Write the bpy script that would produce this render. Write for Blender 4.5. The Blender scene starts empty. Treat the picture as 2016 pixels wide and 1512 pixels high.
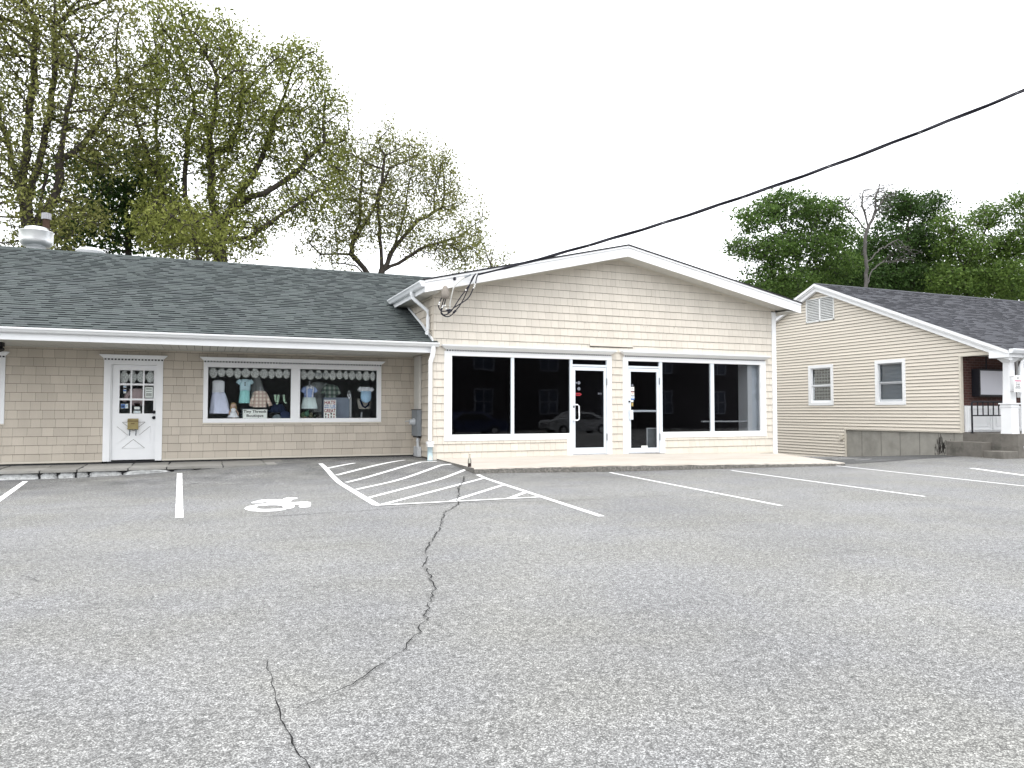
import bpy, math, random
import numpy as np
from mathutils import Vector, noise
R = math.radians
C = bpy.context.scene.collection
SC = bpy.context.scene
# ------------------------------------------------------------------ camera
F = 1456.0; YAW = R(22.6); PIT = R(2.12); CZ = 1.25
cam = bpy.data.objects.new('camera', bpy.data.cameras.new('camera')); C.objects.link(cam)
cam.location = (0, 0, CZ); cam.rotation_euler = (R(90) + PIT, 0, -YAW)
cam.data.sensor_fit = 'HORIZONTAL'; cam.data.sensor_width = 36; cam.data.lens = 36 * F / 2016
cam.data.clip_start = 0.1; cam.data.clip_end = 3000
SC.camera = cam
# ------------------------------------------------------------------ sky and light
SUN_EL, SUN_AZ = 62, 200
w = bpy.data.worlds.new('World'); SC.world = w; w.use_nodes = True
nt = w.node_tree; nd = nt.nodes; bg = nd['Background']
sky = nd.new('ShaderNodeTexSky'); sky.sky_type = 'NISHITA'; sky.sun_disc = False
sky.sun_elevation = R(SUN_EL); sky.sun_rotation = R(SUN_AZ); sky.dust_density = 6; sky.air_density = 1.0
hs = nd.new('ShaderNodeHueSaturation'); hs.inputs['Saturation'].default_value = 0.10
mx = nd.new('ShaderNodeMix'); mx.data_type = 'RGBA'; mx.inputs[0].default_value = 0.8
nt.links.new(sky.outputs[0], hs.inputs['Color']); nt.links.new(hs.outputs[0], mx.inputs[6])
mx.inputs[7].default_value = (8.7, 8.9, 9.2, 1)
nt.links.new(mx.outputs[2], bg.inputs[0]); bg.inputs[1].default_value = 0.15
sl = bpy.data.lights.new('sun', 'SUN'); sl.energy = 0.8; sl.angle = R(25); sl.color = (1, .96, .9)
so = bpy.data.objects.new('sun', sl); C.objects.link(so)
az = R(SUN_AZ); el = R(SUN_EL)
sd = Vector((math.sin(az) * math.cos(el), math.cos(az) * math.cos(el), math.sin(el)))
so.rotation_euler = sd.to_track_quat('Z', 'Y').to_euler(); so.location = (0, -20, 40)
vs = SC.view_settings; SC.display_settings.display_device = 'sRGB'
vs.view_transform = 'Standard'; vs.look = 'None'; vs.gamma = 1; vs.exposure = 0.95; vs.use_curve_mapping = False
SC.cycles.max_bounces = 8; SC.cycles.transparent_max_bounces = 16
rnd = random.Random(7); NP = np.random.default_rng(5)

# ------------------------------------------------------------------ ray helpers: photo pixel -> point on a real plane
_cy, _sy, _cp, _sp = math.cos(YAW), math.sin(YAW), math.cos(PIT), math.sin(PIT)
def ray(u, v):
    a = (u - 1008) / F; b = (756 - v) / F
    f = (_sy * _cp, _cy * _cp, _sp); r = (_cy, -_sy, 0); up = (-_sy * _sp, -_cy * _sp, _cp)
    return [f[i] + a * r[i] + b * up[i] for i in range(3)]
def onY(u, v, Y):
    d = ray(u, v); t = Y / d[1]; return (t * d[0], Y, CZ + t * d[2])
def onX(u, v, X):
    d = ray(u, v); t = X / d[0]; return (X, t * d[1], CZ + t * d[2])
def sst(a, b, x):
    t = min(1, max(0, (x - a) / (b - a))); return t * t * (3 - 2 * t)
def H(x, y):                                    # height of the paved lot
    h = 0.165 * sst(-2.6, 2.0, x) * (1 - 0.9 * sst(5.2, 8.5, x)) * sst(12.8, 16.0, y)
    h += -0.46 * sst(13.5, 22, y) * sst(13.8, 18.5, x)
    h += -0.15 * sst(22, 40, y) - 0.3 * sst(4, 14, -y)
    return h
def onG(u, v, dz=0.0):
    d = ray(u, v); z = 0
    for _ in range(25):
        t = (z - CZ) / d[2]; z = H(t * d[0], t * d[1])
    return (t * d[0], t * d[1], z + dz)

# ------------------------------------------------------------------ materials
def newmat(name):
    m = bpy.data.materials.new(name); m.use_nodes = True
    return m, m.node_tree.nodes, m.node_tree.links, m.node_tree.nodes['Principled BSDF']
def mat(name, col, rough=0.6, var=0.08, scale=6.0, attr=0.0, bump=0.0, bscale=40.0, metal=0.0, spec=0.3, stretch=(1, 1, 1), dirt=None, dscale=1.3, damt=0.5):
    m, n, l, p = newmat(name)
    p.inputs['Roughness'].default_value = rough; p.inputs['Metallic'].default_value = metal
    p.inputs['Specular IOR Level'].default_value = spec
    geo = n.new('ShaderNodeNewGeometry'); mp = n.new('ShaderNodeMapping'); l.new(geo.outputs['Position'], mp.inputs[0])
    mp.inputs['Scale'].default_value = stretch
    no = n.new('ShaderNodeTexNoise'); no.inputs['Scale'].default_value = scale; no.inputs['Detail'].default_value = 5
    l.new(mp.outputs[0], no.inputs['Vector'])
    mr = n.new('ShaderNodeMapRange'); mr.inputs[1].default_value = .25; mr.inputs[2].default_value = .75
    mr.inputs[3].default_value = 1 - var; mr.inputs[4].default_value = 1 + var; l.new(no.outputs[0], mr.inputs[0])
    val = mr.outputs[0]
    if attr:
        at = n.new('ShaderNodeAttribute'); at.attribute_name = 'rnd'
        m2 = n.new('ShaderNodeMapRange'); m2.inputs[3].default_value = 1 - attr; m2.inputs[4].default_value = 1 + attr
        l.new(at.outputs['Fac'], m2.inputs[0])
        mu = n.new('ShaderNodeMath'); mu.operation = 'MULTIPLY'; l.new(val, mu.inputs[0]); l.new(m2.outputs[0], mu.inputs[1]); val = mu.outputs[0]
    vm = n.new('ShaderNodeVectorMath'); vm.operation = 'SCALE'; vm.inputs[0].default_value = col[:3]; l.new(val, vm.inputs['Scale'])
    out = vm.outputs[0]
    if dirt:
        d2 = n.new('ShaderNodeTexNoise'); d2.inputs['Scale'].default_value = dscale; d2.inputs['Detail'].default_value = 8; d2.inputs['Roughness'].default_value = .65
        l.new(mp.outputs[0], d2.inputs['Vector'])
        r2 = n.new('ShaderNodeMapRange'); r2.inputs[1].default_value = .5; r2.inputs[2].default_value = .7; r2.inputs[4].default_value = damt; l.new(d2.outputs[0], r2.inputs[0])
        mm = n.new('ShaderNodeMix'); mm.data_type = 'RGBA'; l.new(r2.outputs[0], mm.inputs[0]); l.new(out, mm.inputs[6]); mm.inputs[7].default_value = (*dirt, 1); out = mm.outputs[2]
    l.new(out, p.inputs['Base Color'])
    if bump:
        bn = n.new('ShaderNodeTexNoise'); bn.inputs['Scale'].default_value = bscale; bn.inputs['Detail'].default_value = 4; l.new(mp.outputs[0], bn.inputs['Vector'])
        bp = n.new('ShaderNodeBump'); bp.inputs['Strength'].default_value = bump; bp.inputs['Distance'].default_value = .02; l.new(bn.outputs[0], bp.inputs['Height']); l.new(bp.outputs[0], p.inputs['Normal'])
    return m
def ramp_mat(name, cols, rough=0.7, transl=0.0, spec=.25):           # colour picked by the per-face random value
    m, n, l, p = newmat(name)
    at = n.new('ShaderNodeAttribute'); at.attribute_name = 'rnd'; cr = n.new('ShaderNodeValToRGB')
    e = cr.color_ramp.elements
    while len(e) < len(cols): e.new(.5)
    for i, c in enumerate(cols): e[i].position = i / (len(cols) - 1); e[i].color = (*c, 1)
    l.new(at.outputs['Fac'], cr.inputs[0]); l.new(cr.outputs[0], p.inputs['Base Color'])
    p.inputs['Roughness'].default_value = rough; p.inputs['Specular IOR Level'].default_value = spec
    if transl:
        t = n.new('ShaderNodeBsdfTranslucent'); l.new(cr.outputs[0], t.inputs[0]); ms = n.new('ShaderNodeMixShader'); ms.inputs[0].default_value = transl
        l.new(p.outputs[0], ms.inputs[1]); l.new(t.outputs[0], ms.inputs[2]); l.new(ms.outputs[0], n['Material Output'].inputs[0])
    return m, n, l, p, cr
def glass(name, tint, refl=1.0):
    m, n, l, p = newmat(name); n.remove(p)
    tr = n.new('ShaderNodeBsdfTransparent'); tr.inputs[0].default_value = (*tint, 1)
    gl = n.new('ShaderNodeBsdfGlossy'); gl.inputs['Roughness'].default_value = 0.0
    fr = n.new('ShaderNodeFresnel'); fr.inputs[0].default_value = 1.5
    mu = n.new('ShaderNodeMath'); mu.operation = 'MULTIPLY'; mu.inputs[1].default_value = refl; l.new(fr.outputs[0], mu.inputs[0])
    geo = n.new('ShaderNodeNewGeometry'); no = n.new('ShaderNodeTexNoise'); no.inputs['Scale'].default_value = 1.1; l.new(geo.outputs['Position'], no.inputs['Vector'])
    bp = n.new('ShaderNodeBump'); bp.inputs['Strength'].default_value = .05; bp.inputs['Distance'].default_value = .02; l.new(no.outputs[0], bp.inputs['Height']); l.new(bp.outputs[0], gl.inputs['Normal'])
    ms = n.new('ShaderNodeMixShader'); l.new(mu.outputs[0], ms.inputs[0]); l.new(tr.outputs[0], ms.inputs[1]); l.new(gl.outputs[0], ms.inputs[2])
    l.new(ms.outputs[0], n['Material Output'].inputs[0]); return m

def asphalt(name, base, grain=1.0):
    m, n, l, p = newmat(name)
    geo = n.new('ShaderNodeNewGeometry')
    def tex(kind, scale, detail=3, rough=.5):
        t = n.new(kind); t.inputs['Scale'].default_value = scale
        if kind == 'ShaderNodeTexNoise': t.inputs['Detail'].default_value = detail; t.inputs['Roughness'].default_value = rough
        l.new(geo.outputs['Position'], t.inputs['Vector']); return t
    def rng(sock, a, b, c, d):
        r = n.new('ShaderNodeMapRange'); r.inputs[1].default_value = a; r.inputs[2].default_value = b; r.inputs[3].default_value = c; r.inputs[4].default_value = d; l.new(sock, r.inputs[0]); return r.outputs[0]
    def mul(a, b):
        r = n.new('ShaderNodeMath'); r.operation = 'MULTIPLY'; l.new(a, r.inputs[0]); l.new(b, r.inputs[1]); return r.outputs[0]
    v1 = tex('ShaderNodeTexVoronoi', 190); s1 = n.new('ShaderNodeSeparateColor'); l.new(v1.outputs['Color'], s1.inputs[0])
    pw = n.new('ShaderNodeMath'); pw.operation = 'POWER'; pw.inputs[1].default_value = 2.2; l.new(s1.outputs[0], pw.inputs[0]); c1 = rng(pw.outputs[0], 0, 1, .52, 2.05)
    v2 = tex('ShaderNodeTexVoronoi', 60); s2 = n.new('ShaderNodeSeparateColor'); l.new(v2.outputs['Color'], s2.inputs[0])
    c2 = rng(s2.outputs[0], 0, 1, .78, 1.22)
    c3 = rng(tex('ShaderNodeTexNoise', 22, 4).outputs[0], .3, .7, .82, 1.18)
    c4 = rng(tex('ShaderNodeTexNoise', .45, 6, .6).outputs[0], .3, .7, .88, 1.12)
    mp = n.new('ShaderNodeMapping'); mp.inputs['Scale'].default_value = (.35, 2.2, 1); l.new(geo.outputs['Position'], mp.inputs[0])
    ts = n.new('ShaderNodeTexNoise'); ts.inputs['Scale'].default_value = 1.3; ts.inputs['Detail'].default_value = 6; l.new(mp.outputs[0], ts.inputs['Vector'])
    c5 = rng(ts.outputs[0],   .58, .76, 1.0, .84)
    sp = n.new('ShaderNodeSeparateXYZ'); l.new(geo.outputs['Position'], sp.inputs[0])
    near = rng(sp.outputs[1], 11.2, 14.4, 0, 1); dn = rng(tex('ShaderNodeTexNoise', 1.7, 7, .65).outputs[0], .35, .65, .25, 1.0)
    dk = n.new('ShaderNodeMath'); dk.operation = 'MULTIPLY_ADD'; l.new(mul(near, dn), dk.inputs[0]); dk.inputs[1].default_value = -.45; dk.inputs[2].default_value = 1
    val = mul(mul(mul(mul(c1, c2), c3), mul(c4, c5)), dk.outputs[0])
    sc = n.new('ShaderNodeVectorMath'); sc.operation = 'SCALE'; sc.inputs[0].default_value = base; l.new(val, sc.inputs['Scale'])
    # worn bluish / brownish tint drifting over the lot
    tn = tex('ShaderNodeTexNoise', .8, 3); tm = n.new('ShaderNodeMix'); tm.data_type = 'RGBA'; tm.blend_type = 'MULTIPLY'; tm.inputs[0].default_value = 1
    cr = n.new('ShaderNodeValToRGB'); cr.color_ramp.elements[0].position = .35; cr.color_ramp.elements[0].color = (.965, .97, 1, 1); cr.color_ramp.elements[1].position = .65; cr.color_ramp.elements[1].color = (1, .995, .965, 1)
    l.new(tn.outputs[0], cr.inputs[0]); l.new(sc.outputs[0], tm.inputs[6]); l.new(cr.outputs[0], tm.inputs[7]); l.new(tm.outputs[2], p.inputs['Base Color'])
    p.inputs['Roughness'].default_value = .85; p.inputs['Specular IOR Level'].default_value = .25
    bp = n.new('ShaderNodeBump'); bp.inputs['Strength'].default_value = .5 * grain; bp.inputs['Distance'].default_value = .006; l.new(v1.outputs['Distance'], bp.inputs['Height']); l.new(bp.outputs[0], p.inputs['Normal'])
    return m

WHITE = mat('white_paint', (.80, .81, .82), .45, .03, 3, bump=.03)
WHITE2 = mat('white_vinyl', (.76, .78, .80), .4, .04, 3)
ALU = mat('white_aluminium', (.66, .71, .76), .35, .03, 4, spec=.5)
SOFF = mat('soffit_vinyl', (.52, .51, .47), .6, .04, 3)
SHAKE = mat('beige_shake', (.505, .455, .385), .75, .07, 2.2, attr=.07, bump=.12, bscale=60, stretch=(1, 1, .25))
SHAKEG = mat('cream_shake', (.61, .567, .50), .75, .05, 2.2, attr=.035, bump=.12, bscale=60, stretch=(1, 1, .25))
BACK = mat('shake_backing', (.07, .06, .05), .9, .05)
CLAP = mat('cream_clapboard', (.65, .60, .52), .6, .04, 1.5, attr=.03, stretch=(1, .2, 4))
CREAM = mat('cream_trim', (.60, .56, .48), .6, .04)
FOUND = mat('poured_concrete', (.30, .29, .26), .9, .18, 2.4, bump=.2, bscale=14, dirt=(.14, .135, .12), dscale=1.6, damt=.45)
STEPC = mat('stained_concrete', (.15, .14, .125), .9, .2, 5, bump=.3, bscale=25, dirt=(.06, .06, .05), dscale=3, damt=.7)
PADC = mat('pale_concrete', (.46, .425, .38), .9, .07, 3, bump=.15, bscale=90, dirt=(.36, .29, .23), dscale=1.0, damt=.55, stretch=(.6, 2.2, 1))
PADE = mat('weathered_kerb_concrete', (.13, .125, .115), .95, .45, 26, bump=.6, bscale=55, dirt=(.40, .37, .33), dscale=30, damt=.5)
STONE = mat('pale_kerb_stone', (.42, .43, .43), .85, .28, 12, attr=.30, bump=.9, bscale=22, dirt=(.13, .125, .115), dscale=9, damt=.8)
MORT = mat('dark_mortar', (.05, .05, .052), .95, .3, 12, bump=.4, bscale=30)
FLAG = mat('grey_flagstone', (.25, .245, .23), .85, .14, 4, attr=.15, bump=.35, bscale=16, dirt=(.13, .125, .11), dscale=2.0, damt=.6)
DARK = mat('near_black', (.012, .012, .014), .5, .02)
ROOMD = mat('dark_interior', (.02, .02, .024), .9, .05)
ROOMG = mat('grey_interior', (.50, .53, .52), .9, .1)
BLACKM = mat('black_metal', (.010, .010, .014), .5, .05, spec=.25)
GREYM = mat('grey_metal', (.19, .21, .23), .5, .06, 6)
LGREY = mat('light_grey_pvc', (.45, .47, .49), .5, .05)
PALEB = mat('pale_blue_pvc', (.50, .63, .68), .5, .04)
STEEL = mat('spun_aluminium', (.88, .89, .90), .36, .03, 4, metal=.9)
GALV = mat('galvanised_steel', (.62, .63, .65), .4, .1, 8, metal=.8)
RUST = mat('rusty_flue', (.13, .08, .06), .8, .3, 9)
BRASS = mat('brass', (.34, .28, .13), .4, .15, 10, metal=.35)
CABLE = mat('black_cable', (.012, .012, .02), .55, .05)
GREYC = mat('bare_conductor', (.50, .50, .48), .5, .1)
WHEAD = mat('weathered_grey_plastic', (.23, .205, .18), .7, .15, 12)
TAPE = mat('white_tape', (.8, .8, .78), .5, .02)
PAINT = mat('road_paint', (.86, .86, .86), .7, .05, 9, dirt=(.20, .20, .20), dscale=12, damt=.32, bump=.1, bscale=120)
PAINTW = mat('worn_road_paint', (.80, .80, .79), .7, .06, 9, dirt=(.17, .17, .17), dscale=7, damt=.95, bump=.1, bscale=120)
CRACKM = mat('crack_shadow', (.012, .012, .012), 1, .1)
FAINT = mat('hairline_seam', (.09, .09, .09), 1, .2)
BARK = mat('dark_bark', (.045, .038, .032), .9, .25, 8, bump=.3, bscale=20)
BARKG = mat('grey_bark', (.085, .08, .075), .9, .2, 8)
GLASSD = glass('dark_shop_glass', (.88, .89, .90), .65)
GLASSB = glass('clear_shop_glass', (.97, .98, .98), .45)
GLASSH = glass('house_glass', (.90, .92, .93), .55)
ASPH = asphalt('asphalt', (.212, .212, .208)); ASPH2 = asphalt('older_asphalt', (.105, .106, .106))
SOIL = mat('soil_and_grass', (.06, .075, .03), .95, .3, 3)
GREEN, _n, _l, _p, _c = ramp_mat('green_shingle', [(.020, .026, .028), (.056, .066, .068), (.064, .076, .076), (.077, .090, .089), (.068, .077, .080)], .85)
def grain(n, l, p, cr, sc=90, amt=.35):
    geo = n.new('ShaderNodeNewGeometry'); no = n.new('ShaderNodeTexNoise'); no.inputs['Scale'].default_value = sc; no.inputs['Detail'].default_value = 3; l.new(geo.outputs['Position'], no.inputs['Vector'])
    mr = n.new('ShaderNodeMapRange'); mr.inputs[1].default_value = .3; mr.inputs[2].default_value = .7; mr.inputs[3].default_value = 1 - amt; mr.inputs[4].default_value = 1 + amt; l.new(no.outputs[0], mr.inputs[0])
    n2 = n.new('ShaderNodeTexNoise'); n2.inputs['Scale'].default_value = .9; n2.inputs['Detail'].default_value = 5; l.new(geo.outputs['Position'], n2.inputs['Vector'])
    m2 = n.new('ShaderNodeMapRange'); m2.inputs[1].default_value = .3; m2.inputs[2].default_value = .7; m2.inputs[3].default_value = .93; m2.inputs[4].default_value = 1.07; l.new(n2.outputs[0], m2.inputs[0])
    mu = n.new('ShaderNodeMath'); mu.operation = 'MULTIPLY'; l.new(mr.outputs[0], mu.inputs[0]); l.new(m2.outputs[0], mu.inputs[1])
    vm = n.new('ShaderNodeVectorMath'); vm.operation = 'SCALE'; l.new(cr.outputs[0], vm.inputs[0]); l.new(mu.outputs[0], vm.inputs['Scale']); l.new(vm.outputs[0], p.inputs['Base Color'])
grain(_n, _l, _p, _c)
GREY, _n, _l, _p, _c = ramp_mat('grey_shingle', [(.016, .017, .021), (.060, .062, .072), (.057, .059, .069), (.065, .067, .078)], .85)
grain(_n, _l, _p, _c, 70, .4)

def brickmat():
    m, n, l, p = newmat('dark_red_brick'); geo = n.new('ShaderNodeNewGeometry'); mp = n.new('ShaderNodeMapping'); l.new(geo.outputs['Position'], mp.inputs[0]); mp.inputs['Rotation'].default_value = (R(90), 0, 0)
    b = n.new('ShaderNodeTexBrick'); l.new(mp.outputs[0], b.inputs['Vector']); b.inputs['Scale'].default_value = 1; b.inputs['Brick Width'].default_value = .2; b.inputs['Row Height'].default_value = .075; b.inputs['Mortar Size'].default_value = .006
    b.inputs['Color1'].default_value = (.085, .030, .024, 1); b.inputs['Color2'].default_value = (.055, .022, .018, 1); b.inputs['Mortar'].default_value = (.12, .09, .08, 1)
    l.new(b.outputs[0], p.inputs['Base Color']); p.inputs['Roughness'].default_value = .85
    bp = n.new('ShaderNodeBump'); bp.invert = True; bp.inputs['Strength'].default_value = .6; bp.inputs['Distance'].default_value = .01; l.new(b.outputs['Fac'], bp.inputs['Height']); l.new(bp.outputs[0], p.inputs['Normal']); return m
BRICK = brickmat()
def plaid(name, base, c1, c2, s=18.0):
    m, n, l, p = newmat(name); geo = n.new('ShaderNodeNewGeometry'); sx = n.new('ShaderNodeSeparateXYZ'); l.new(geo.outputs['Position'], sx.inputs[0])
    col = None
    for ax, c in ((0, c1), (2, c2)):
        mu = n.new('ShaderNodeMath'); mu.operation = 'MULTIPLY'; mu.inputs[1].default_value = s; l.new(sx.outputs[ax], mu.inputs[0])
        fr = n.new('ShaderNodeMath'); fr.operation = 'FRACT'; l.new(mu.outputs[0], fr.inputs[0])
        gt = n.new('ShaderNodeMath'); gt.operation = 'GREATER_THAN'; gt.inputs[1].default_value = .55; l.new(fr.outputs[0], gt.inputs[0])
        mm = n.new('ShaderNodeMix'); mm.data_type = 'RGBA'; hf = n.new('ShaderNodeMath'); hf.operation = 'MULTIPLY'; hf.inputs[1].default_value = .6; l.new(gt.outputs[0], hf.inputs[0]); l.new(hf.outputs[0], mm.inputs[0])
        if col is None: mm.inputs[6].default_value = (*base, 1)
        else: l.new(col, mm.inputs[6])
        mm.inputs[7].default_value = (*c, 1); col = mm.outputs[2]
    l.new(col, p.inputs['Base Color']); p.inputs['Roughness'].default_value = .9; return m
def cloth(name, col): return mat(name, col, .9, .10, 14, bump=.25, bscale=30, stretch=(1, 1, .3), spec=.1)
def lace(name, alpha=.72):
    m, n, l, p = newmat(name); geo = n.new('ShaderNodeNewGeometry'); v = n.new('ShaderNodeTexVoronoi'); v.inputs['Scale'].default_value = 45; l.new(geo.outputs['Position'], v.inputs['Vector'])
    p.inputs['Base Color'].default_value = (.82, .84, .82, 1); p.inputs['Roughness'].default_value = .9
    mr = n.new('ShaderNodeMapRange'); mr.inputs[1].default_value = .1; mr.inputs[2].default_value = .6; mr.inputs[3].default_value = alpha + .25; mr.inputs[4].default_value = alpha - .2; l.new(v.outputs['Distance'], mr.inputs[0]); l.new(mr.outputs[0], p.inputs['Alpha']); return m
LACE = lace('lace')

# ------------------------------------------------------------------ mesh builder
ORG = {}
class MB:
    def __init__(s): s.v = []; s.f = []; s.m = []; s.r = []
    def poly(s, pts, mi=0, r=.5):
        b = len(s.v); s.v += [tuple(p) for p in pts]; s.f.append(tuple(range(b, b + len(pts)))); s.m.append(mi); s.r.append(r)
    def box(s, a, b, mi=0, r=.5):
        x0, y0, z0 = [min(a[i], b[i]) for i in range(3)]; x1, y1, z1 = [max(a[i], b[i]) for i in range(3)]
        k = len(s.v); s.v += [(x0, y0, z0), (x1, y0, z0), (x1, y1, z0), (x0, y1, z0), (x0, y0, z1), (x1, y0, z1), (x1, y1, z1), (x0, y1, z1)]
        for q in ((0, 3, 2, 1), (4, 5, 6, 7), (0, 1, 5, 4), (1, 2, 6, 5), (2, 3, 7, 6), (3, 0, 4, 7)):
            s.f.append(tuple(k + i for i in q)); s.m.append(mi); s.r.append(r)
    def frame(s, x0, x1, z0, z1, t, y0, y1, mi=0, sides='LRTB'):      # rectangular frame in an XZ plane, bars of width t inwards, butted
        if 'T' in sides: s.box((x0, y0, z1 - t), (x1, y1, z1), mi)
        if 'B' in sides: s.box((x0, y0, z0), (x1, y1, z0 + t), mi)
        a = z0 + (t if 'B' in sides else 0); b = z1 - (t if 'T' in sides else 0)
        if 'L' in sides: s.box((x0, y0, a), (x0 + t, y1, b), mi)
        if 'R' in sides: s.box((x1 - t, y0, a), (x1, y1, b), mi)
    def prism(s, pts, d, mi=0, r=.5):            # closed polygon pts swept by vector d
        k = len(s.v); n = len(pts); s.v += [tuple(p) for p in pts] + [tuple(p[i] + d[i] for i in range(3)) for p in pts]
        s.f.append(tuple(range(k + n - 1, k - 1, -1))); s.f.append(tuple(range(k + n, k + 2 * n))); s.m += [mi] * 2; s.r += [r] * 2
        for i in range(n):
            j = (i + 1) % n; s.f.append((k + i, k + j, k + n + j, k + n + i)); s.m.append(mi); s.r.append(r)
    def tube(s, path, rad, n=8, mi=0, caps=True, flat=1.0):
        P = [Vector(p) for p in path]; k = len(s.v); L = len(P)
        if not hasattr(rad, '__len__'): rad = [rad] * L
        up = Vector((0, 0, 1))
        for i, p in enumerate(P):
            t = (P[min(i + 1, L - 1)] - P[max(i - 1, 0)]).normalized()
            ref = up if abs(t.dot(up)) < .95 else Vector((0, 1, 0))
            a = t.cross(ref).normalized(); b = t.cross(a).normalized()
            for j in range(n):
                q = 2 * math.pi * j / n; s.v.append(tuple(p + a * (math.cos(q) * rad[i]) + b * (math.sin(q) * rad[i] * flat)))
        for i in range(L - 1):
            for j in range(n):
                jj = (j + 1) % n; s.f.append((k + i * n + j, k + i * n + jj, k + (i + 1) * n + jj, k + (i + 1) * n + j)); s.m.append(mi); s.r.append(.5)
        if caps:
            s.f.append(tuple(k + j for j in range(n))); s.f.append(tuple(k + (L - 1) * n + n - 1 - j for j in range(n))); s.m += [mi] * 2; s.r += [.5] * 2
    def rings(s, rows, n=20, mi=0, caps=True, fold=0.0, nf=9, ph=0.0):  # rows of (cx, cy, z, rx, ry): upright soft body, optional folds
        k = len(s.v); L = len(rows)
        for i, (cx, cy, z, rx, ry) in enumerate(rows):
            fo = fold * i / max(1, L - 1)
            for j in range(n):
                q = 2 * math.pi * j / n; g = 1 + fo * math.sin(nf * q + ph)
                s.v.append((cx + rx * math.cos(q) * (1 + .3 * fo * math.sin(nf * q + ph)), cy + ry * math.sin(q) * g, z))
        for i in range(L - 1):
            for j in range(n):
                jj = (j + 1) % n; s.f.append((k + i * n + j, k + i * n + jj, k + (i + 1) * n + jj, k + (i + 1) * n + j)); s.m.append(mi); s.r.append(.5)
        if caps:
            s.f.append(tuple(k + j for j in range(n))); s.f.append(tuple(k + (L - 1) * n + n - 1 - j for j in range(n))); s.m += [mi] * 2; s.r += [.5] * 2
    def build(s, name, mats, parent=None, smooth=False, org=None):
        if not isinstance(mats, (list, tuple)): mats = [mats]
        o3 = ORG[parent.name] if parent else (org or (0, 0, 0))
        me = bpy.data.meshes.new(name)
        vv = [(a[0] - o3[0], a[1] - o3[1], a[2] - o3[2]) for a in s.v]
        me.from_pydata(vv, [], s.f); me.update()
        for m in mats: me.materials.append(m)
        if len(mats) > 1: me.polygons.foreach_set('material_index', s.m)
        at = me.attributes.new('rnd', 'FLOAT', 'FACE'); at.data.foreach_set('value', s.r)
        if smooth: me.polygons.foreach_set('use_smooth', [True] * len(me.polygons))
        ob = bpy.data.objects.new(name, me); C.objects.link(ob)
        if parent: ob.parent = parent
        else: ob.location = o3
        ORG[ob.name] = o3
        return ob
def thing(name, label, cat, loc=(0, 0, 0), group=None):
    o = bpy.data.objects.new(name, None); C.objects.link(o); o.location = loc; o.empty_display_size = .2
    o['label'] = label; o['category'] = cat
    if group: o['group'] = group
    ORG[o.name] = tuple(loc); return o
def tag(o, label, cat, group=None):
    o['label'] = label; o['category'] = cat
    if group: o['group'] = group
    return o
def struct(o): o['kind'] = 'structure'; return o
def bevel(o, w=.004, seg=2):
    b = o.modifiers.new('bevel', 'BEVEL'); b.width = w; b.segments = seg; b.limit_method = 'ANGLE'; return o

def letters(name, s, mt, parent, cx, z, width, height, place, bold=0.0, depth=.004):
    """lettering: one line of text fitted to width x height, put in the world by place(u, w, d)"""
    cu = bpy.data.curves.new(name, 'FONT'); cu.body = s; cu.align_x = 'CENTER'; cu.offset = bold; cu.extrude = .01; cu.resolution_u = 3
    ob = bpy.data.objects.new(name + '_tmp', cu); C.objects.link(ob)
    dg = bpy.context.evaluated_depsgraph_get(); dg.update()
    me = bpy.data.meshes.new_from_object(ob.evaluated_get(dg)); bpy.data.objects.remove(ob)
    v = np.array([p.co[:] for p in me.vertices]); lo = v.min(0); hi = v.max(0)
    u = (v[:, 0] - (lo[0] + hi[0]) / 2) / (hi[0] - lo[0]) * width; ww = (v[:, 1] - lo[1]) / (hi[1] - lo[1]) * height
    d = (v[:, 2] - lo[2]) / (hi[2] - lo[2]) * depth
    mb = MB(); mb.v = [place(cx + u[i], z + ww[i], d[i]) for i in range(len(v))]
    mb.f = [tuple(p.vertices) for p in me.polygons]; mb.m = [0] * len(mb.f); mb.r = [.5] * len(mb.f)
    bpy.data.meshes.remove(me)
    return mb.build(name, mt, parent)

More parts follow.
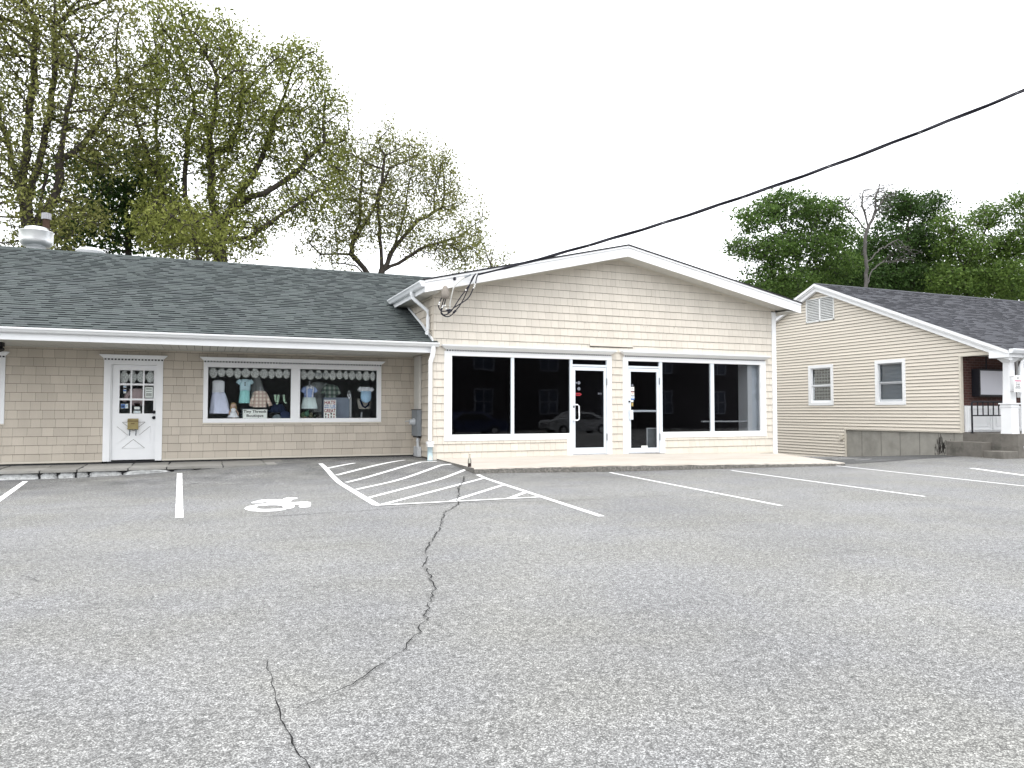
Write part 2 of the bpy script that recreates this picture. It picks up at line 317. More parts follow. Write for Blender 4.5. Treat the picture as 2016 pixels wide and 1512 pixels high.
def cladding(mb, P, u0, u1, z0, z1, exp, holes=(), top=None, wmin=.12, wmax=.22, gap=.007, butt=.014, seed=1, zoff=0.0, wob=.0, slot=.006):
    """courses of shakes or boards as real lapped pieces. P(u, d, z) puts a point at depth d in front of the wall."""
    rr = random.Random(seed); n0 = int(math.floor((z0 - zoff) / exp)); k = n0
    while zoff + k * exp < z1:
        za = zoff + k * exp; zb = za + exp
        joints = [u0]; x = u0 + rr.uniform(0.3 * wmin, wmin)
        while x < u1: joints.append(x); x += rr.uniform(wmin, wmax)
        joints.append(u1)
        cuts = sorted({max(za, z0), min(zb, z1)} | {h for q in holes for h in (q[2], q[3]) if max(za, z0) < h < min(zb, z1)})
        cd = [(rr.random(), rr.uniform(-.002, .003), rr.uniform(-wob, wob)) for _ in joints]
        for lo, hi in zip(cuts[:-1], cuts[1:]):
            if hi - lo < 1e-4: continue
            free = [(u0, u1)]
            for q in holes:
                if q[2] < hi - 1e-5 and q[3] > lo + 1e-5:
                    nf = []
                    for a, b in free:
                        if q[1] <= a or q[0] >= b: nf.append((a, b)); continue
                        if q[0] > a: nf.append((a, q[0]))
                        if q[1] < b: nf.append((q[1], b))
                    free = nf
            for a, b in free:
                for i in range(len(joints) - 1):
                    p, q = joints[i] + gap / 2, joints[i + 1] - gap / 2
                    p, q = max(p, a), min(q, b)
                    if q - p < .004: continue
                    r, dd, wz = cd[i]
                    lo2 = lo + ((wz + slot) if abs(lo - za) < 1e-6 else 0)
                    f = lambda z: .002 + (butt + dd) * max(0, 1 - (z - za) / exp)
                    xs = [p, q]
                    if top and hi > min(top(p), top(q)) and q - p > .3:
                        n_ = int((q - p) / .12) + 1; xs = [p + (q - p) * j / n_ for j in range(n_ + 1)]
                    for ii, (a1, b1) in enumerate(zip(xs[:-1], xs[1:])):
                        tp, tq = hi, hi
                        if top: tp, tq = min(hi, top(a1)), min(hi, top(b1))
                        if tp <= lo2 + .002 and tq <= lo2 + .002: continue
                        bl, br = min(lo2, tp), min(lo2, tq)
                        dl, dt1, dt2 = f(lo2), f(tp), f(tq)
                        mb.poly([P(a1, dl, bl), P(b1, dl, br), P(b1, dt2, tq), P(a1, dt1, tp)], 0, r)
                        mb.poly([P(a1, 0, bl), P(b1, 0, br), P(b1, dl, br), P(a1, dl, bl)], 0, r)
                        if ii == 0: mb.poly([P(a1, 0, bl), P(a1, dl, bl), P(a1, dt1, tp), P(a1, 0, tp)], 0, r)
                        if ii == len(xs) - 2: mb.poly([P(b1, dl, br), P(b1, 0, br), P(b1, 0, tq), P(b1, dt2, tq)], 0, r)
        k += 1
def backing(mb, P, u0, u1, z0, z1, holes, mi=1, top=None):
    us = sorted({u0, u1} | {h for q in holes for h in (q[0], q[1]) if u0 < h < u1} | ({t for t in (top[1] if top else ()) if u0 < t < u1}))
    zs = sorted({z0, z1} | {h for q in holes for h in (q[2], q[3]) if z0 < h < z1})
    tf = top[0] if top else (lambda u: 1e9)
    for a, b in zip(us[:-1], us[1:]):
        for c, d in zip(zs[:-1], zs[1:]):
            m = ((a + b) / 2, (c + d) / 2)
            if any(q[0] < m[0] < q[1] and q[2] < m[1] < q[3] for q in holes): continue
            if tf(a) <= c and tf(b) <= c: continue
            mb.poly([P(a, 0, min(c, tf(a))), P(b, 0, min(c, tf(b))), P(b, 0, min(d, tf(b))), P(a, 0, min(d, tf(a)))], mi)
def shingles(mb, P, x0f, x1f, S, exp=.145, wmin=.14, wmax=.34, seed=3, lift=.008):
    """P(x, s, d): point at x along the eave, s up the slope, d above the deck"""
    rr = random.Random(seed); s = 0
    while s < S:
        e = min(exp, S - s); a, b = x0f(s + e / 2), x1f(s + e / 2); x = a + rr.uniform(-wmax, 0)
        while x < b:
            wd = rr.uniform(wmin, wmax); p, q = max(x, a), min(x + wd, b)
            if q > p + .01:
                r = rr.uniform(.22, 1); d = lift + (rr.random() < .5) * .010 + rr.uniform(0, .003)
                mb.poly([P(p, s, d), P(q, s, d), P(q, s + e, .002), P(p, s + e, .002)], 0, r)
                mb.poly([P(p, s, 0), P(q, s, 0), P(q, s, d), P(p, s, d)], 0, .0)
                mb.poly([P(p, s, 0), P(p, s, d), P(p, s + e, .002)], 0, r)
                mb.poly([P(q, s, 0), P(q, s, d), P(q, s + e, .002)], 0, r)
            x += wd
        s += exp

# ================================================================== SETTING
def ground_mesh():
    xs = sorted(set([round(-40 + i * 4, 3) for i in range(8)] + [round(-8 + .4 * i, 3) for i in range(101)] + [36, 42, 50, 60, 75]))
    ys = sorted(set([-34, -30, -26, -22, -18, -15, -12, -9, -6, -3] + [round(.5 * i, 3) for i in range(23)] + [round(11.5 + .25 * i, 3) for i in range(55)] + [26, 28, 31, 35, 40, 46]))
    mb = MB(); nx = len(xs); mb.v = [(x, y, H(x, y)) for y in ys for x in xs]
    for j in range(len(ys) - 1):
        for i in range(nx - 1): mb.f.append((j * nx + i, j * nx + i + 1, (j + 1) * nx + i + 1, (j + 1) * nx + i)); mb.m.append(0); mb.r.append(.5)
    return mb
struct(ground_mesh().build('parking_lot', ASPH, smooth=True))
g = MB(); g.poly([(-900, -900, -1.1), (900, -900, -1.1), (900, 900, -1.1), (-900, 900, -1.1)]); struct(g.build('ground', SOIL))
# older paving of the driveway between the shop and the house, a sheet on the lot
dv = MB()
edge = [onG(*p)[:2] for p in ((1622, 914), (1700, 912), (1790, 905), (1880, 899), (1960, 893), (2040, 889), (2100, 886))]
N = 22; rows = []
for (x, y) in edge:
    rows.append([(x + (19.95 - x) * 0 , y + (24.5 - y) * t / N, H(x, y + (24.5 - y) * t / N) + .004) for t in range(N + 1)])
for i in range(len(rows) - 1):
    for t in range(N): dv.poly([rows[i][t], rows[i + 1][t], rows[i + 1][t + 1], rows[i][t + 1]])
struct(dv.build('driveway', ASPH2))

# concrete pavement in front of the gabled shop
FR = [(4.9, 13.72, .138), (6.4, 13.57, .138), (7.75, 13.40, .138), (9.9, 13.22, .115), (11.7, 13.05, .092), (12.8, 12.93, .08), (13.65, 12.85, .068)]
BK = [(4.83, 16.0, .19), (6.4, 16.0, .195), (7.9, 16, .195), (9.9, 16, .185), (11.7, 16, .165), (12.8, 16.0, .15), (14.6, 16.0, .10)]
pv = MB()
for i in range(len(FR) - 1):
    for t in range(6):
        L = lambda a, b, k: tuple(a[j] + (b[j] - a[j]) * k / 6 for j in range(3))
        pv.poly([L(FR[i], BK[i], t), L(FR[i + 1], BK[i + 1], t), L(FR[i + 1], BK[i + 1], t + 1), L(FR[i], BK[i], t + 1)], 0)
sub = []
for i in range(len(FR) - 1):
    for k in range(14): sub.append(tuple(FR[i][j] + (FR[i + 1][j] - FR[i][j]) * k / 14 for j in range(3)))
sub.append(FR[-1]); rr = random.Random(3)
jit = [(rr.uniform(-.012, .012), rr.uniform(-.008, .004)) for _ in sub]
for i in range(len(sub) - 1):
    a, b = sub[i], sub[i + 1]; ja, jb = jit[i], jit[i + 1]
    rim = lambda p, j: (p[0], p[1] - .012 + j[0], p[2] - .02 + j[1]); low = lambda p, j: (p[0], p[1] - .05 + j[0] * 2, -.12)
    pv.poly([a, b, rim(b, jb), rim(a, ja)], 0); pv.poly([rim(a, ja), rim(b, jb), low(b, jb), low(a, ja)], 1)
a, b = FR[-1], BK[-1]; pv.poly([a, b, (b[0], b[1], -.6), (a[0], a[1], -.6)], 1)
a, b = FR[0], BK[0]; pv.poly([a, b, (b[0], b[1], -.1), (a[0], a[1], -.1)], 1)
struct(pv.build('pavement', [PADC, PADE]))

# flagstone path under the left eave, with a rough stone kerb that dives into the rising lot
pa = MB(); rr = random.Random(11); x = -9.0; ztop = .160
pa.box((-9, 16.06, -.05), (4.70, 17.6, ztop - .012), 1)
while x < 4.66:
    wd = min(rr.uniform(.55, 1.05), 4.68 - x); y = 16.0
    for dpt in (rr.uniform(.65, .95), 1.0):
        y2 = min(17.58, y + dpt); z = ztop + rr.uniform(-.004, .004); gp = .012
        j = lambda: rr.uniform(-.03, .03)
        sk = .12 * rr.uniform(-1, 1)
        yo = -rr.uniform(0, .05) if y < 16.1 else 0
        pa.prism([(x + gp, y + gp + yo, z), (x + wd - gp, y + gp + yo + j() * .6, z), (x + wd - gp + sk * .3, y2 - gp, z), (x + gp + sk * .3, y2 - gp, z)], (0, 0, -.045), 0, rr.random())
        y = y2
    x += wd
    if wd < .2: break
struct(pa.build('path', [FLAG, MORT]))
ks = MB(); x = -9.0; rr = random.Random(21)
ks.box((-9, 16.10, -.1), (2.6, 16.2, .11), 1)
while x < 2.4:
    wd = rr.choice([rr.uniform(.16, .3), rr.uniform(.4, .8), rr.uniform(.55, .95)]); hgt = .112 - .012 * rr.random(); n = 10
    # each stone: a bulged block with a wavy outline
    top = []; cx = x + wd / 2; r = rr.random()
    outl = []
    for i in range(20):
        q = 2 * math.pi * i / 20; ex = 3.2
        cq, sq = math.cos(q), math.sin(q); k = (abs(cq) ** ex + abs(sq) ** ex) ** (-1 / ex)
        outl.append((cx + cq * k * (wd / 2 - .010) + rr.uniform(-.014, .014), .03 + sq * k * (hgt / 2 + .035) + rr.uniform(-.008, .008)))
    for sc_, yy in ((1.0, 16.09), (.97, 16.03), (.80, 16.005)):
        top.append([(cx + (px - cx) * sc_, yy + rr.uniform(-.008, .008), .03 + (pz - .03) * sc_) for px, pz in outl])
    k0 = len(ks.v)
    for row in top: ks.v += row
    for i in range(2):
        for j in range(20):
            jj = (j + 1) % 20; ks.f.append((k0 + i * 20 + j, k0 + i * 20 + jj, k0 + (i + 1) * 20 + jj, k0 + (i + 1) * 20 + j)); ks.m.append(0); ks.r.append(r)
    ks.f.append(tuple(k0 + 40 + j for j in range(20))); ks.m.append(0); ks.r.append(r)
    x += wd
struct(ks.build('kerb', [STONE, MORT]))

# ------------------------------------------------------------------ road markings (sheets 5 mm above the lot)
def ribbon(pts, dz=.005, sub=8):
    mb = MB(); P = [onG(*p) for p in pts]
    return P
def stripe(name, a, b, width_a, width_b, label, cat='painted line', mt=PAINT, group=None, dz=.005, world=False):
    A = Vector(a if world else onG(*a)); B = Vector(b if world else onG(*b)); n = max(2, int((B - A).length / .2)); d = (B - A).normalized(); s = Vector((-d.y, d.x, 0)).normalized()
    mb = MB(); prev = None
    for i in range(n + 1):
        t = i / n; c = A.lerp(B, t); wv = (width_a + (width_b - width_a) * t) / 2 * (1 + .05 * noise.noise(Vector((i * .7, a[0], b[0]))))
        l_, r_ = c + s * wv, c - s * wv
        row = ((l_.x, l_.y, H(l_.x, l_.y) + dz), (r_.x, r_.y, H(r_.x, r_.y) + dz))
        if prev: mb.poly([prev[0], prev[1], row[1], row[0]])
        prev = row
    c0 = A
    return tag(mb.build(name, mt, org=(A.x, A.y, A.z)), label, cat, group)
BAY = 'white bay lines of the parking lot'
stripe('parking_line', (50, 948), (-40, 1012), .085, .085, 'white bay line cut off by the left edge, below the stone kerb', group=BAY)
stripe('parking_line', (353.5, 932), (353, 1020), .090, .090, 'worn short bay line standing upright below the shop door', mt=PAINTW, group=BAY)
stripe('parking_line', (631, 913), (742, 995), .09, .11, 'thick bay line closing the hatched zone on the left', group=BAY)
stripe('parking_line', (941, 935), (1184, 1017), .085, .085, 'bay line closing the hatched zone on its right, starting at the pavement tip', group=BAY)
stripe('parking_line', (1201, 930.5), (1538, 996), .066, .066, 'bay line starting at the kerb below the right glass door', group=BAY)
stripe('parking_line', (1440, 926.5), (1821, 978), .066, .066, 'bay line starting at the kerb below the display window with a white pillar', group=BAY)
stripe('parking_line', (1645, 917), (2060, 962), .066, .066, 'long thin bay line starting at the right tip of the pavement', group=BAY)
stripe('parking_line', (1912, 922), (2080, 945), .13, .13, 'broad white bay line in front of the house steps, cut off by the right edge', group=BAY)
# hatched zone next to the accessible bay
L0, L1 = Vector(onG(637, 914)), Vector(onG(746, 994)); 
HT = [((641, 925), (698, 912)), ((663, 936), (797, 906)), ((682, 950), (828, 910), (860, 908.5)), ((702, 964), (868, 918), (892, 914)), ((727, 980), (893, 934), (922, 924)), ((752, 994), (954, 941)), ((888, 987.5), (991, 955)), ((1000, 982.5), (1036, 969))]
hlab = ['shortest hatch bar at the far left corner of the hatched zone', 'second hatch bar from the path, ending beside the stone path', 'third hatch bar from the path, ending near the white downspout',
        'fourth hatch bar from the path, ending at the corner of the concrete pavement', 'fifth hatch bar from the path, ending below the bottle', 'longest hatch bar, crossed by the crack',
        'hatch bar second from the right, crossed by the crack near its lower end', 'tiny hatch bar in the right corner of the hatched zone']
for p, lb in zip(HT, hlab):
    mb = MB(); prev = None; pts = [Vector(onG(*q)) for q in p]; fine = []
    for a, b in zip(pts[:-1], pts[1:]):
        n = max(2, int((b - a).length / .2)); fine += [a.lerp(b, i / n) for i in range(n)]
    fine.append(pts[-1])
    for i, c in enumerate(fine):
        d = (fine[min(i + 1, len(fine) - 1)] - fine[max(0, i - 1)]); d.z = 0; d.normalize(); s = Vector((-d.y, d.x, 0)) * .042 * (1 + .08 * noise.noise(Vector((i * .6, p[0][0], 0))))
        l_, r_ = c + s, c - s; row = ((l_.x, l_.y, H(l_.x, l_.y) + .005), (r_.x, r_.y, H(r_.x, r_.y) + .005))
        if prev: mb.poly([prev[0], prev[1], row[1], row[0]])
        prev = row
    tag(mb.build('hatch_bar', PAINT, org=tuple(pts[0])), lb, 'painted line', 'bars of the hatched no-parking zone')
stripe('hatch_edge_line', (738, 996), (1062, 979.5), .085, .075, 'thin white line closing the near side of the hatched zone', group=None, dz=.009)

# accessible-bay symbol: traced outline laid on the asphalt as paint
def z4(x, y): return (470 + x * .07937, 960 + y * .07937)
sym = MB()
ring_o, ring_i = [], []
body = [(310, 378), (400, 345), (600, 303), (820, 300), (1085, 305), (1120, 275), (1200, 256), (1330, 250), (1440, 254), (1466, 270), (1430, 288), (1340, 300), (1290, 312), (1330, 328), (1290, 352), (1220, 375), (1380, 368), (1690, 356), (1790, 372), (1782, 470), (1740, 490), (1620, 502), (1510, 500), (1488, 472), (1510, 425), (1350, 430), (1395, 462), (1370, 500), (1290, 525), (1200, 532),
        (1090, 515), (1108, 485), (1060, 456), (900, 444), (740, 446), (620, 460), (440, 465), (355, 452), (420, 432), (560, 412), (680, 388), (790, 352), (700, 352), (610, 372), (520, 392), (330, 396)]
sym.poly([onG(*z4(*p), dz=.005) for p in body])
arc_o = [(355, 452), (240, 468), (160, 500), (140, 525), (180, 558), (300, 590), (480, 600), (720, 602), (940, 588), (1100, 566), (1190, 545)]
arc_i = [(445, 466), (470, 482), (440, 498), (440, 512), (470, 525), (500, 532), (560, 540), (700, 541), (880, 536), (1000, 530), (1090, 528)]
for i in range(len(arc_o) - 1):
    sym.poly([onG(*z4(*arc_o[i]), dz=.005), onG(*z4(*arc_o[i + 1]), dz=.005), onG(*z4(*arc_i[i + 1]), dz=.005), onG(*z4(*arc_i[i]), dz=.005)])
so_ = onG(*z4(900, 450))
tag(sym.build('wheelchair_symbol', PAINT, org=so_), 'white painted wheelchair symbol on the asphalt of the accessible bay', 'road marking')

# cracks and seams
def crack(name, pts, w0, w1, label, mt=CRACKM, seed=1, jag=.030, dz=.010):
    rr = random.Random(seed); P = [Vector(onG(*p)) for p in pts]; fine = []
    for a, b in zip(P[:-1], P[1:]):
        n = max(2, int((b - a).length / .055)); fine += [a.lerp(b, i / n) for i in range(n)]
    fine.append(P[-1]); mb = MB(); prev = None; Ln = len(fine)
    for i, c in enumerate(fine):
        d = fine[min(i + 1, Ln - 1)] - fine[max(0, i - 1)]; d.z = 0; d.normalize(); s = Vector((-d.y, d.x, 0))
        c = c + s * rr.uniform(-jag, jag) * .55 + s * jag * noise.noise(Vector((i * .35, seed, 0)))
        wv = (w0 + (w1 - w0) * i / Ln) * rr.uniform(.35, 1.25) / 2
        if i in (0, Ln - 1): wv = .0008
        l_, r_ = c + s * wv, c - s * wv; row = ((l_.x, l_.y, H(l_.x, l_.y) + dz), (r_.x, r_.y, H(r_.x, r_.y) + dz))
        if prev: mb.poly([prev[0], prev[1], row[1], row[0]])
        prev = row
    return tag(mb.build(name, mt, org=tuple(P[0])), label, 'crack')
crack('pavement_crack', [(914, 938), (911, 950), (902, 962), (905, 975), (900, 984), (902, 993), (888, 1002), (872, 1012), (872, 1020), (866, 1040), (857, 1057), (843, 1076), (835, 1092), (839, 1105), (836, 1118), (842, 1132), (855, 1152), (856, 1166), (845, 1180), (842, 1200), (838, 1225), (825, 1240), (812, 1263), (790, 1285), (770, 1300), (745, 1317), (715, 1337), (690, 1350), (660, 1363), (620, 1383), (575, 1404)], .021, .005, 'long jagged crack wandering down the lot from the tip of the concrete pavement', seed=4)
crack('pavement_crack', [(528, 1302), (528, 1320), (535, 1340), (538, 1360), (542, 1380), (551, 1400), (555, 1420), (565, 1440), (574, 1458), (578, 1475), (592, 1492), (606, 1512), (622, 1540)], .004, .0085, 'wide black crack running out of the bottom edge of the photo', seed=9, jag=.010)
crack('asphalt_seam', [(500, 1018), (600, 1013), (740, 1004), (900, 990), (1140, 985), (1300, 976), (1500, 962)], .018, .012, 'faint dark seam crossing the bays beside the wheelchair symbol', mt=FAINT, seed=12, jag=.03, dz=.003)
crack('asphalt_seam', [(1622, 915), (1700, 912), (1790, 905), (1880, 899), (1960, 893), (2040, 889)], .05, .03, 'dark joint where the driveway paving meets the lot', mt=FAINT, seed=13, jag=.03, dz=.009)
crack('hairline_crack', [(45, 1135), (62, 1139), (74, 1148)], .008, .006, 'short hairline crack in the asphalt near the left edge, upper of two', mt=FAINT, seed=14, jag=.01)
crack('hairline_crack', [(5, 1166), (25, 1168), (40, 1175)], .008, .006, 'short hairline crack in the asphalt near the left edge, lower of two', mt=FAINT, seed=15, jag=.01)
crack('tar_smear', [(372, 954), (384, 952), (396, 951)], .08, .05, 'short dark tar smear beside the worn upright bay line', mt=FAINT, seed=16, jag=.01, dz=.004)

# ================================================================== LOW SHOP WITH GREEN ROOF
LY = 17.6; BX = 4.74                                # facade plane of the low shop; x of the gabled shop's side wall
low = thing('shop_building', 'long low beige shop with a green shingle roof and deep white eave', 'building', (-1, LY, .16))
PL = lambda u, d, z: (u, LY - d, z)
doorh = (-1.945, -.825, -1, 2.33); winh = (-.02, 3.92, .99, 2.35); winh0 = (-5.2, -3.69, 1.0, 2.35)
mb = MB(); hol = [doorh, winh, winh0]
cladding(mb, PL, -8.6, BX, .235, 2.57, .1785, hol, wmin=.16, wmax=.27, gap=.0035, butt=.015, seed=2, zoff=.20)
backing(mb, PL, -8.6, BX, .19, 2.6, hol)
low_wall = mb.build('wall', [SHAKE, BACK], low)
mb = MB(); mb.box((-8.6, LY - .022, .195), (-1.95, LY - .001, .233)); mb.box((-.82, LY - .022, .195), (BX - .03, LY - .001, .233)); mb.build('base_trim', CREAM, low)
mb = MB(); mb.box((-8.6, LY + .001, -.3), (-1.95, LY + .1, .19)); mb.box((-.82, LY + .001, -.3), (BX, LY + .1, .19)); mb.build('foundation', MORT, low)
# other walls (far sides)
mb = MB(); mb.box((-8.6, LY + .16, -.3), (-8.5, 26.6, 2.6)); mb.box((-8.5, 26.5, -.3), (BX, 26.6, 2.6)); mb.prism([(-8.6, 15.95, 2.85), (-8.6, 26.6, 2.85), (-8.6, 21.3, 5.2)], (.1, 0, 0)); mb.build('side_wall', SHAKE, low)
# roof
RS = .454; EZ = 2.795; EY = 15.90; RY = 21.32; RZ = EZ + RS * (RY - EY); SL = math.hypot(RY - EY, RZ - EZ); ca, sa = (RY - EY) / SL, (RZ - EZ) / SL
PR = lambda x, s, d: (x, EY + s * ca - d * sa, EZ + s * sa + d * ca)
def xr(s):
    y, z = EY + s * ca, EZ + s * sa
    return BX + .09 if y < 16.02 else (BX + .0 if z < 4.13 else min(9.3, 4.40 + (z - 4.11) / .234))
mb = MB(); shingles(mb, PR, lambda s: -8.9, xr, SL, exp=.135, wmin=.12, wmax=.26)
for i in range(40):
    s0, s1 = SL * i / 40, SL * (i + 1) / 40
    mb.poly([PR(-8.9, s0, 0), PR(xr(s0), s0, 0), PR(xr(s1), s1, 0), PR(-8.9, s1, 0)], 0, .1)
mb.poly([(-8.9, RY, RZ), (9.2, RY, RZ), (9.2, 26.9, EZ), (-8.9, 26.9, EZ)], 0, .3)
mb.tube([(-8.9, RY, RZ - .015), (9.1, RY, RZ - .015)], .045, 6, 0)
mb.box((-8.9, EY + .002, EZ - .025), (BX + .08, EY + .09, EZ - .002), 1)
roof = mb.build('roof', [GREEN, DARK], low)
# flashing where the roof meets the side wall of the gabled shop
mb = MB(); pts = [(BX - .045, 15.93, 2.82), (BX - .045, 16.53, 3.115), (BX - .045, 16.81, 3.265), (BX - .045, 18.2, 3.87)]
for a, b in zip(pts[:-1], pts[1:]): mb.prism([a, b, (b[0], b[1], b[2] + .055), (a[0], a[1], a[2] + .055)], (.03, 0, 0))
mb.build('flashing', WHITE2, roof)
# eave: gutter, fascia, soffit
mb = MB(); gx0, gx1 = -8.9, BX + .115
prof = [(15.985, 2.695), (15.985, 2.785), (15.872, 2.785), (15.862, 2.775), (15.862, 2.755), (15.885, 2.735), (15.90, 2.712), (15.92, 2.695)]
mb.prism([(gx0, y, z) for y, z in prof], (gx1 - gx0, 0, 0))
mb.box((gx0, 15.856, 2.772), (gx1, 15.862, 2.788)); mb.build('gutter', WHITE, low)
mb = MB(); mb.box((gx0, 15.99, 2.565), (-2.03, 16.02, 2.694)); mb.box((-2.027, 15.99, 2.565), (4.69, 16.02, 2.694)); mb.build('fascia', WHITE, low)
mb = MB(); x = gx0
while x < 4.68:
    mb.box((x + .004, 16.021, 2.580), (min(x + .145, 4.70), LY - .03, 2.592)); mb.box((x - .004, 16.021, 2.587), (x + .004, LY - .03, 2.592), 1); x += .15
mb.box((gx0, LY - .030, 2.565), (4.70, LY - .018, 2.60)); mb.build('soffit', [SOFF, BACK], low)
# downspout at the corner
mb = MB(); dx, dy = 4.66, 15.93
mb.tube([(dx + .06, 15.93, 2.70), (dx + .06, 15.93, 2.60), (dx + .04, 15.93, 2.48), (dx, 15.94, 2.36)], .055, 8); mb.tube([(dx, 15.94, 2.37), (dx, 15.95, .60)], .047, 8)
mb.box((dx - .075, 15.88, .52), (dx + .075, 16.01, .58)); mb.box((dx - .065, 15.89, .46), (dx + .065, 16.0, .518))
dsp = mb.build('downspout', WHITE, low)
mb = MB(); mb.tube([(dx, 15.945, .46), (dx, 15.945, .12)], .06, 12); mb.build('drain_pipe', PALEB, dsp, smooth=True)
def crown(parent, x0, x1, z0, z1, yb, proj, flare, sub=None, mt=WHITE, cap=False):
    """cornice over an opening: head board, dentil row, sloping crown that flares out at both ends"""
    mb = MB(); zd = z0 + (z1 - z0) * .32
    pts = [(x0, yb - .022, zd), (x1, yb - .022, zd), (x1 + flare, yb - proj, z1), (x0 - flare, yb - proj, z1)]
    bk = [(p[0], yb, p[2]) for p in pts]
    mb.poly(pts); mb.poly([pts[3], pts[2], bk[2], bk[3]]); mb.poly([pts[0], pts[3], bk[3], bk[0]]); mb.poly([pts[1], bk[1], bk[2], pts[2]])
    mb.box((x0 - flare - .006, yb - proj - .006, z1 + .002), (x1 + flare + .006, yb, z1 + .014))
    mb.box((x0, yb - .020, z0), (x1, yb, zd - .002))
    if cap: mb.box((x0 - flare - .02, yb - proj - .015, z1 + .016), (x1 + flare + .02, yb, z1 + .04), 0)
    n = int((x1 - x0) / .062)
    for i in range(n):
        a = x0 + (x1 - x0) * (i + .25) / n; mb.box((a, yb - .027, zd - .030), (a + .034, yb - .0205, zd - .002), 1)
    return mb.build('cornice', [mt, mat('dentil_gap', (.04, .04, .045), .8) if 'dentil_gap' not in bpy.data.materials else bpy.data.materials['dentil_gap']], parent)

# ---- shop door
DY = LY + .03
door = MB(); dx0, dx1, dz0, dz1 = -1.79, -.955, .225, 2.235
gx = [-1.665, -1.437, -1.21, -1.035 + .0]; 
pz = [(2.125, 1.845), (1.805, 1.525), (1.485, 1.205)]; px_ = [(-1.672, -1.455), (-1.425, -1.215), (-1.185, -.985 - .06)]
px_ = [(-1.655, -1.450), (-1.420, -1.215), (-1.185, -1.005)]
holes = [(a, b, z2, z1) for a, b in px_ for z1, z2 in pz]
PD = lambda u, d, z: (u, DY - d, z)
backing(door, PD, dx0, dx1, dz0, dz1, holes, mi=0)
for a, b, z2, z1 in holes:
    for q in ([(a, DY, z2), (b, DY, z2), (b, DY + .03, z2), (a, DY + .03, z2)], [(a, DY, z1), (b, DY, z1), (b, DY + .03, z1), (a, DY + .03, z1)], [(a, DY, z2), (a, DY, z1), (a, DY + .03, z1), (a, DY + .03, z2)], [(b, DY, z2), (b, DY, z1), (b, DY + .03, z1), (b, DY + .03, z2)]): door.poly(q)
door.box((dx0, DY + .03, dz0), (dx1, DY + .045, 1.20))
# crossbuck panel: raised boards leaving thin grooves
bx0, bx1, bz0, bz1 = -1.69, -1.06, .47, 1.02; cxm, czm = (bx0 + bx1) / 2, (bz0 + bz1) / 2; hw = .05
def tri(p): door.prism([(a, DY - .001, b) for a, b in p], (0, -.012, 0))
g_ = .10
tri([(bx0 + .10, bz1), (bx1 - .10, bz1), (cxm, czm + .09)]); tri([(bx0 + .10, bz0), (bx1 - .10, bz0), (cxm, czm - .09)])
tri([(bx0, bz1 - .09), (bx0, bz0 + .09), (cxm - .11, czm)]); tri([(bx1, bz1 - .09), (cxm + .11, czm), (bx1, bz0 + .09)])
def shade_line(a, b):  # flat grey strip painting the groove shade along a raised edge
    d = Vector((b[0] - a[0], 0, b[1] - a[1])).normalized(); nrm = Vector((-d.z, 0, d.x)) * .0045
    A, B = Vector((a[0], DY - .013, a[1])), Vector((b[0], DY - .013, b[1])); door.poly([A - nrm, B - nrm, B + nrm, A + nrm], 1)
for a, b in (((bx0 + .10, bz1), (cxm, czm + .09)), ((bx1 - .10, bz1), (cxm, czm + .09)), ((bx0 + .10, bz1), (bx1 - .10, bz1)), ((bx0 + .10, bz0), (cxm, czm - .09)), ((bx1 - .10, bz0), (cxm, czm - .09)), ((bx0, bz1 - .09), (cxm - .11, czm)), ((bx1, bz1 - .09), (cxm + .11, czm))): shade_line(a, b)
shop_door = door.build('door', [WHITE, mat('groove_shade', (.22, .21, .19), .9)], low)
mb = MB()
for a, b, z2, z1 in holes: mb.box((a + .001, DY + .014, z2 + .001), (b - .001, DY + .020, z1 - .001))
mb.build('door_pane', GLASSB, shop_door)
for z in (1.235, 1.115):
    mb = MB()
    mb.tube([(-.99, DY, z), (-.99, DY - .012, z)], .036, 14); mb.tube([(-.99, DY - .013, z), (-.99, DY - .05, z)], .028, 12)
    mb.build('door_knob', BLACKM, shop_door, smooth=False)
mb = MB(); mb.frame(-1.945, -.825, .20, 2.33, .13, LY - .03, LY + .06, sides='LR'); mb.box((-1.815, LY - .03, 2.24), (-.955, LY + .06, 2.33)); mb.box((-1.813, LY - .01, .20), (dx0 - .002, LY + .06, 2.238)); mb.box((dx0, LY - .01, dz1 + .002), (dx1, LY + .06, 2.238))
bevel(mb.build('door_frame', WHITE, low))
mb = MB(); mb.box((-1.85, LY - .05, .165), (-.92, LY + .1, .20)); mb.build('threshold', DARK, low)
crown(low, -1.955, -.815, 2.332, 2.43, LY - .018, .10, .07)
# ---- display window (two panes) and the window cut by the left edge
def display_window(x0, x1, z0, z1, panes, gz0, gz1, mt=WHITE):
    fr = MB(); y0, y1 = LY - .03, LY + .05
    fr.box((x0, y0, z0), (x1, y1, gz0)); fr.box((x0, y0, gz1), (x1, y1, z1))
    xs = [x0] + [q for p in panes for q in p] + [x1]
    for a, b in zip(xs[::2], xs[1::2]): fr.box((a, y0, gz0), (b, y1, gz1))
    wn = fr.build('window', mt, low); bevel(wn)
    for a, b in panes:
        m_ = MB(); m_.box((a + .001, LY + .02, gz0 + .001), (b - .001, LY + .027, gz1 - .001)); m_.build('pane', GLASSB, wn)
    m_ = MB(); m_.box((x0 - .012, y0 - .01, z0 - .03), (x1 + .012, LY - .001, z0 - .002)); m_.build('window_sill', CREAM, wn)
    return wn
W1 = display_window(-.02, 3.92, 1.0, 2.33, [(.075, 1.832), (2.035, 3.815)], 1.092, 2.228)
crown(low, -.02, 3.92, 2.332, 2.43, LY - .018, .10, .07)
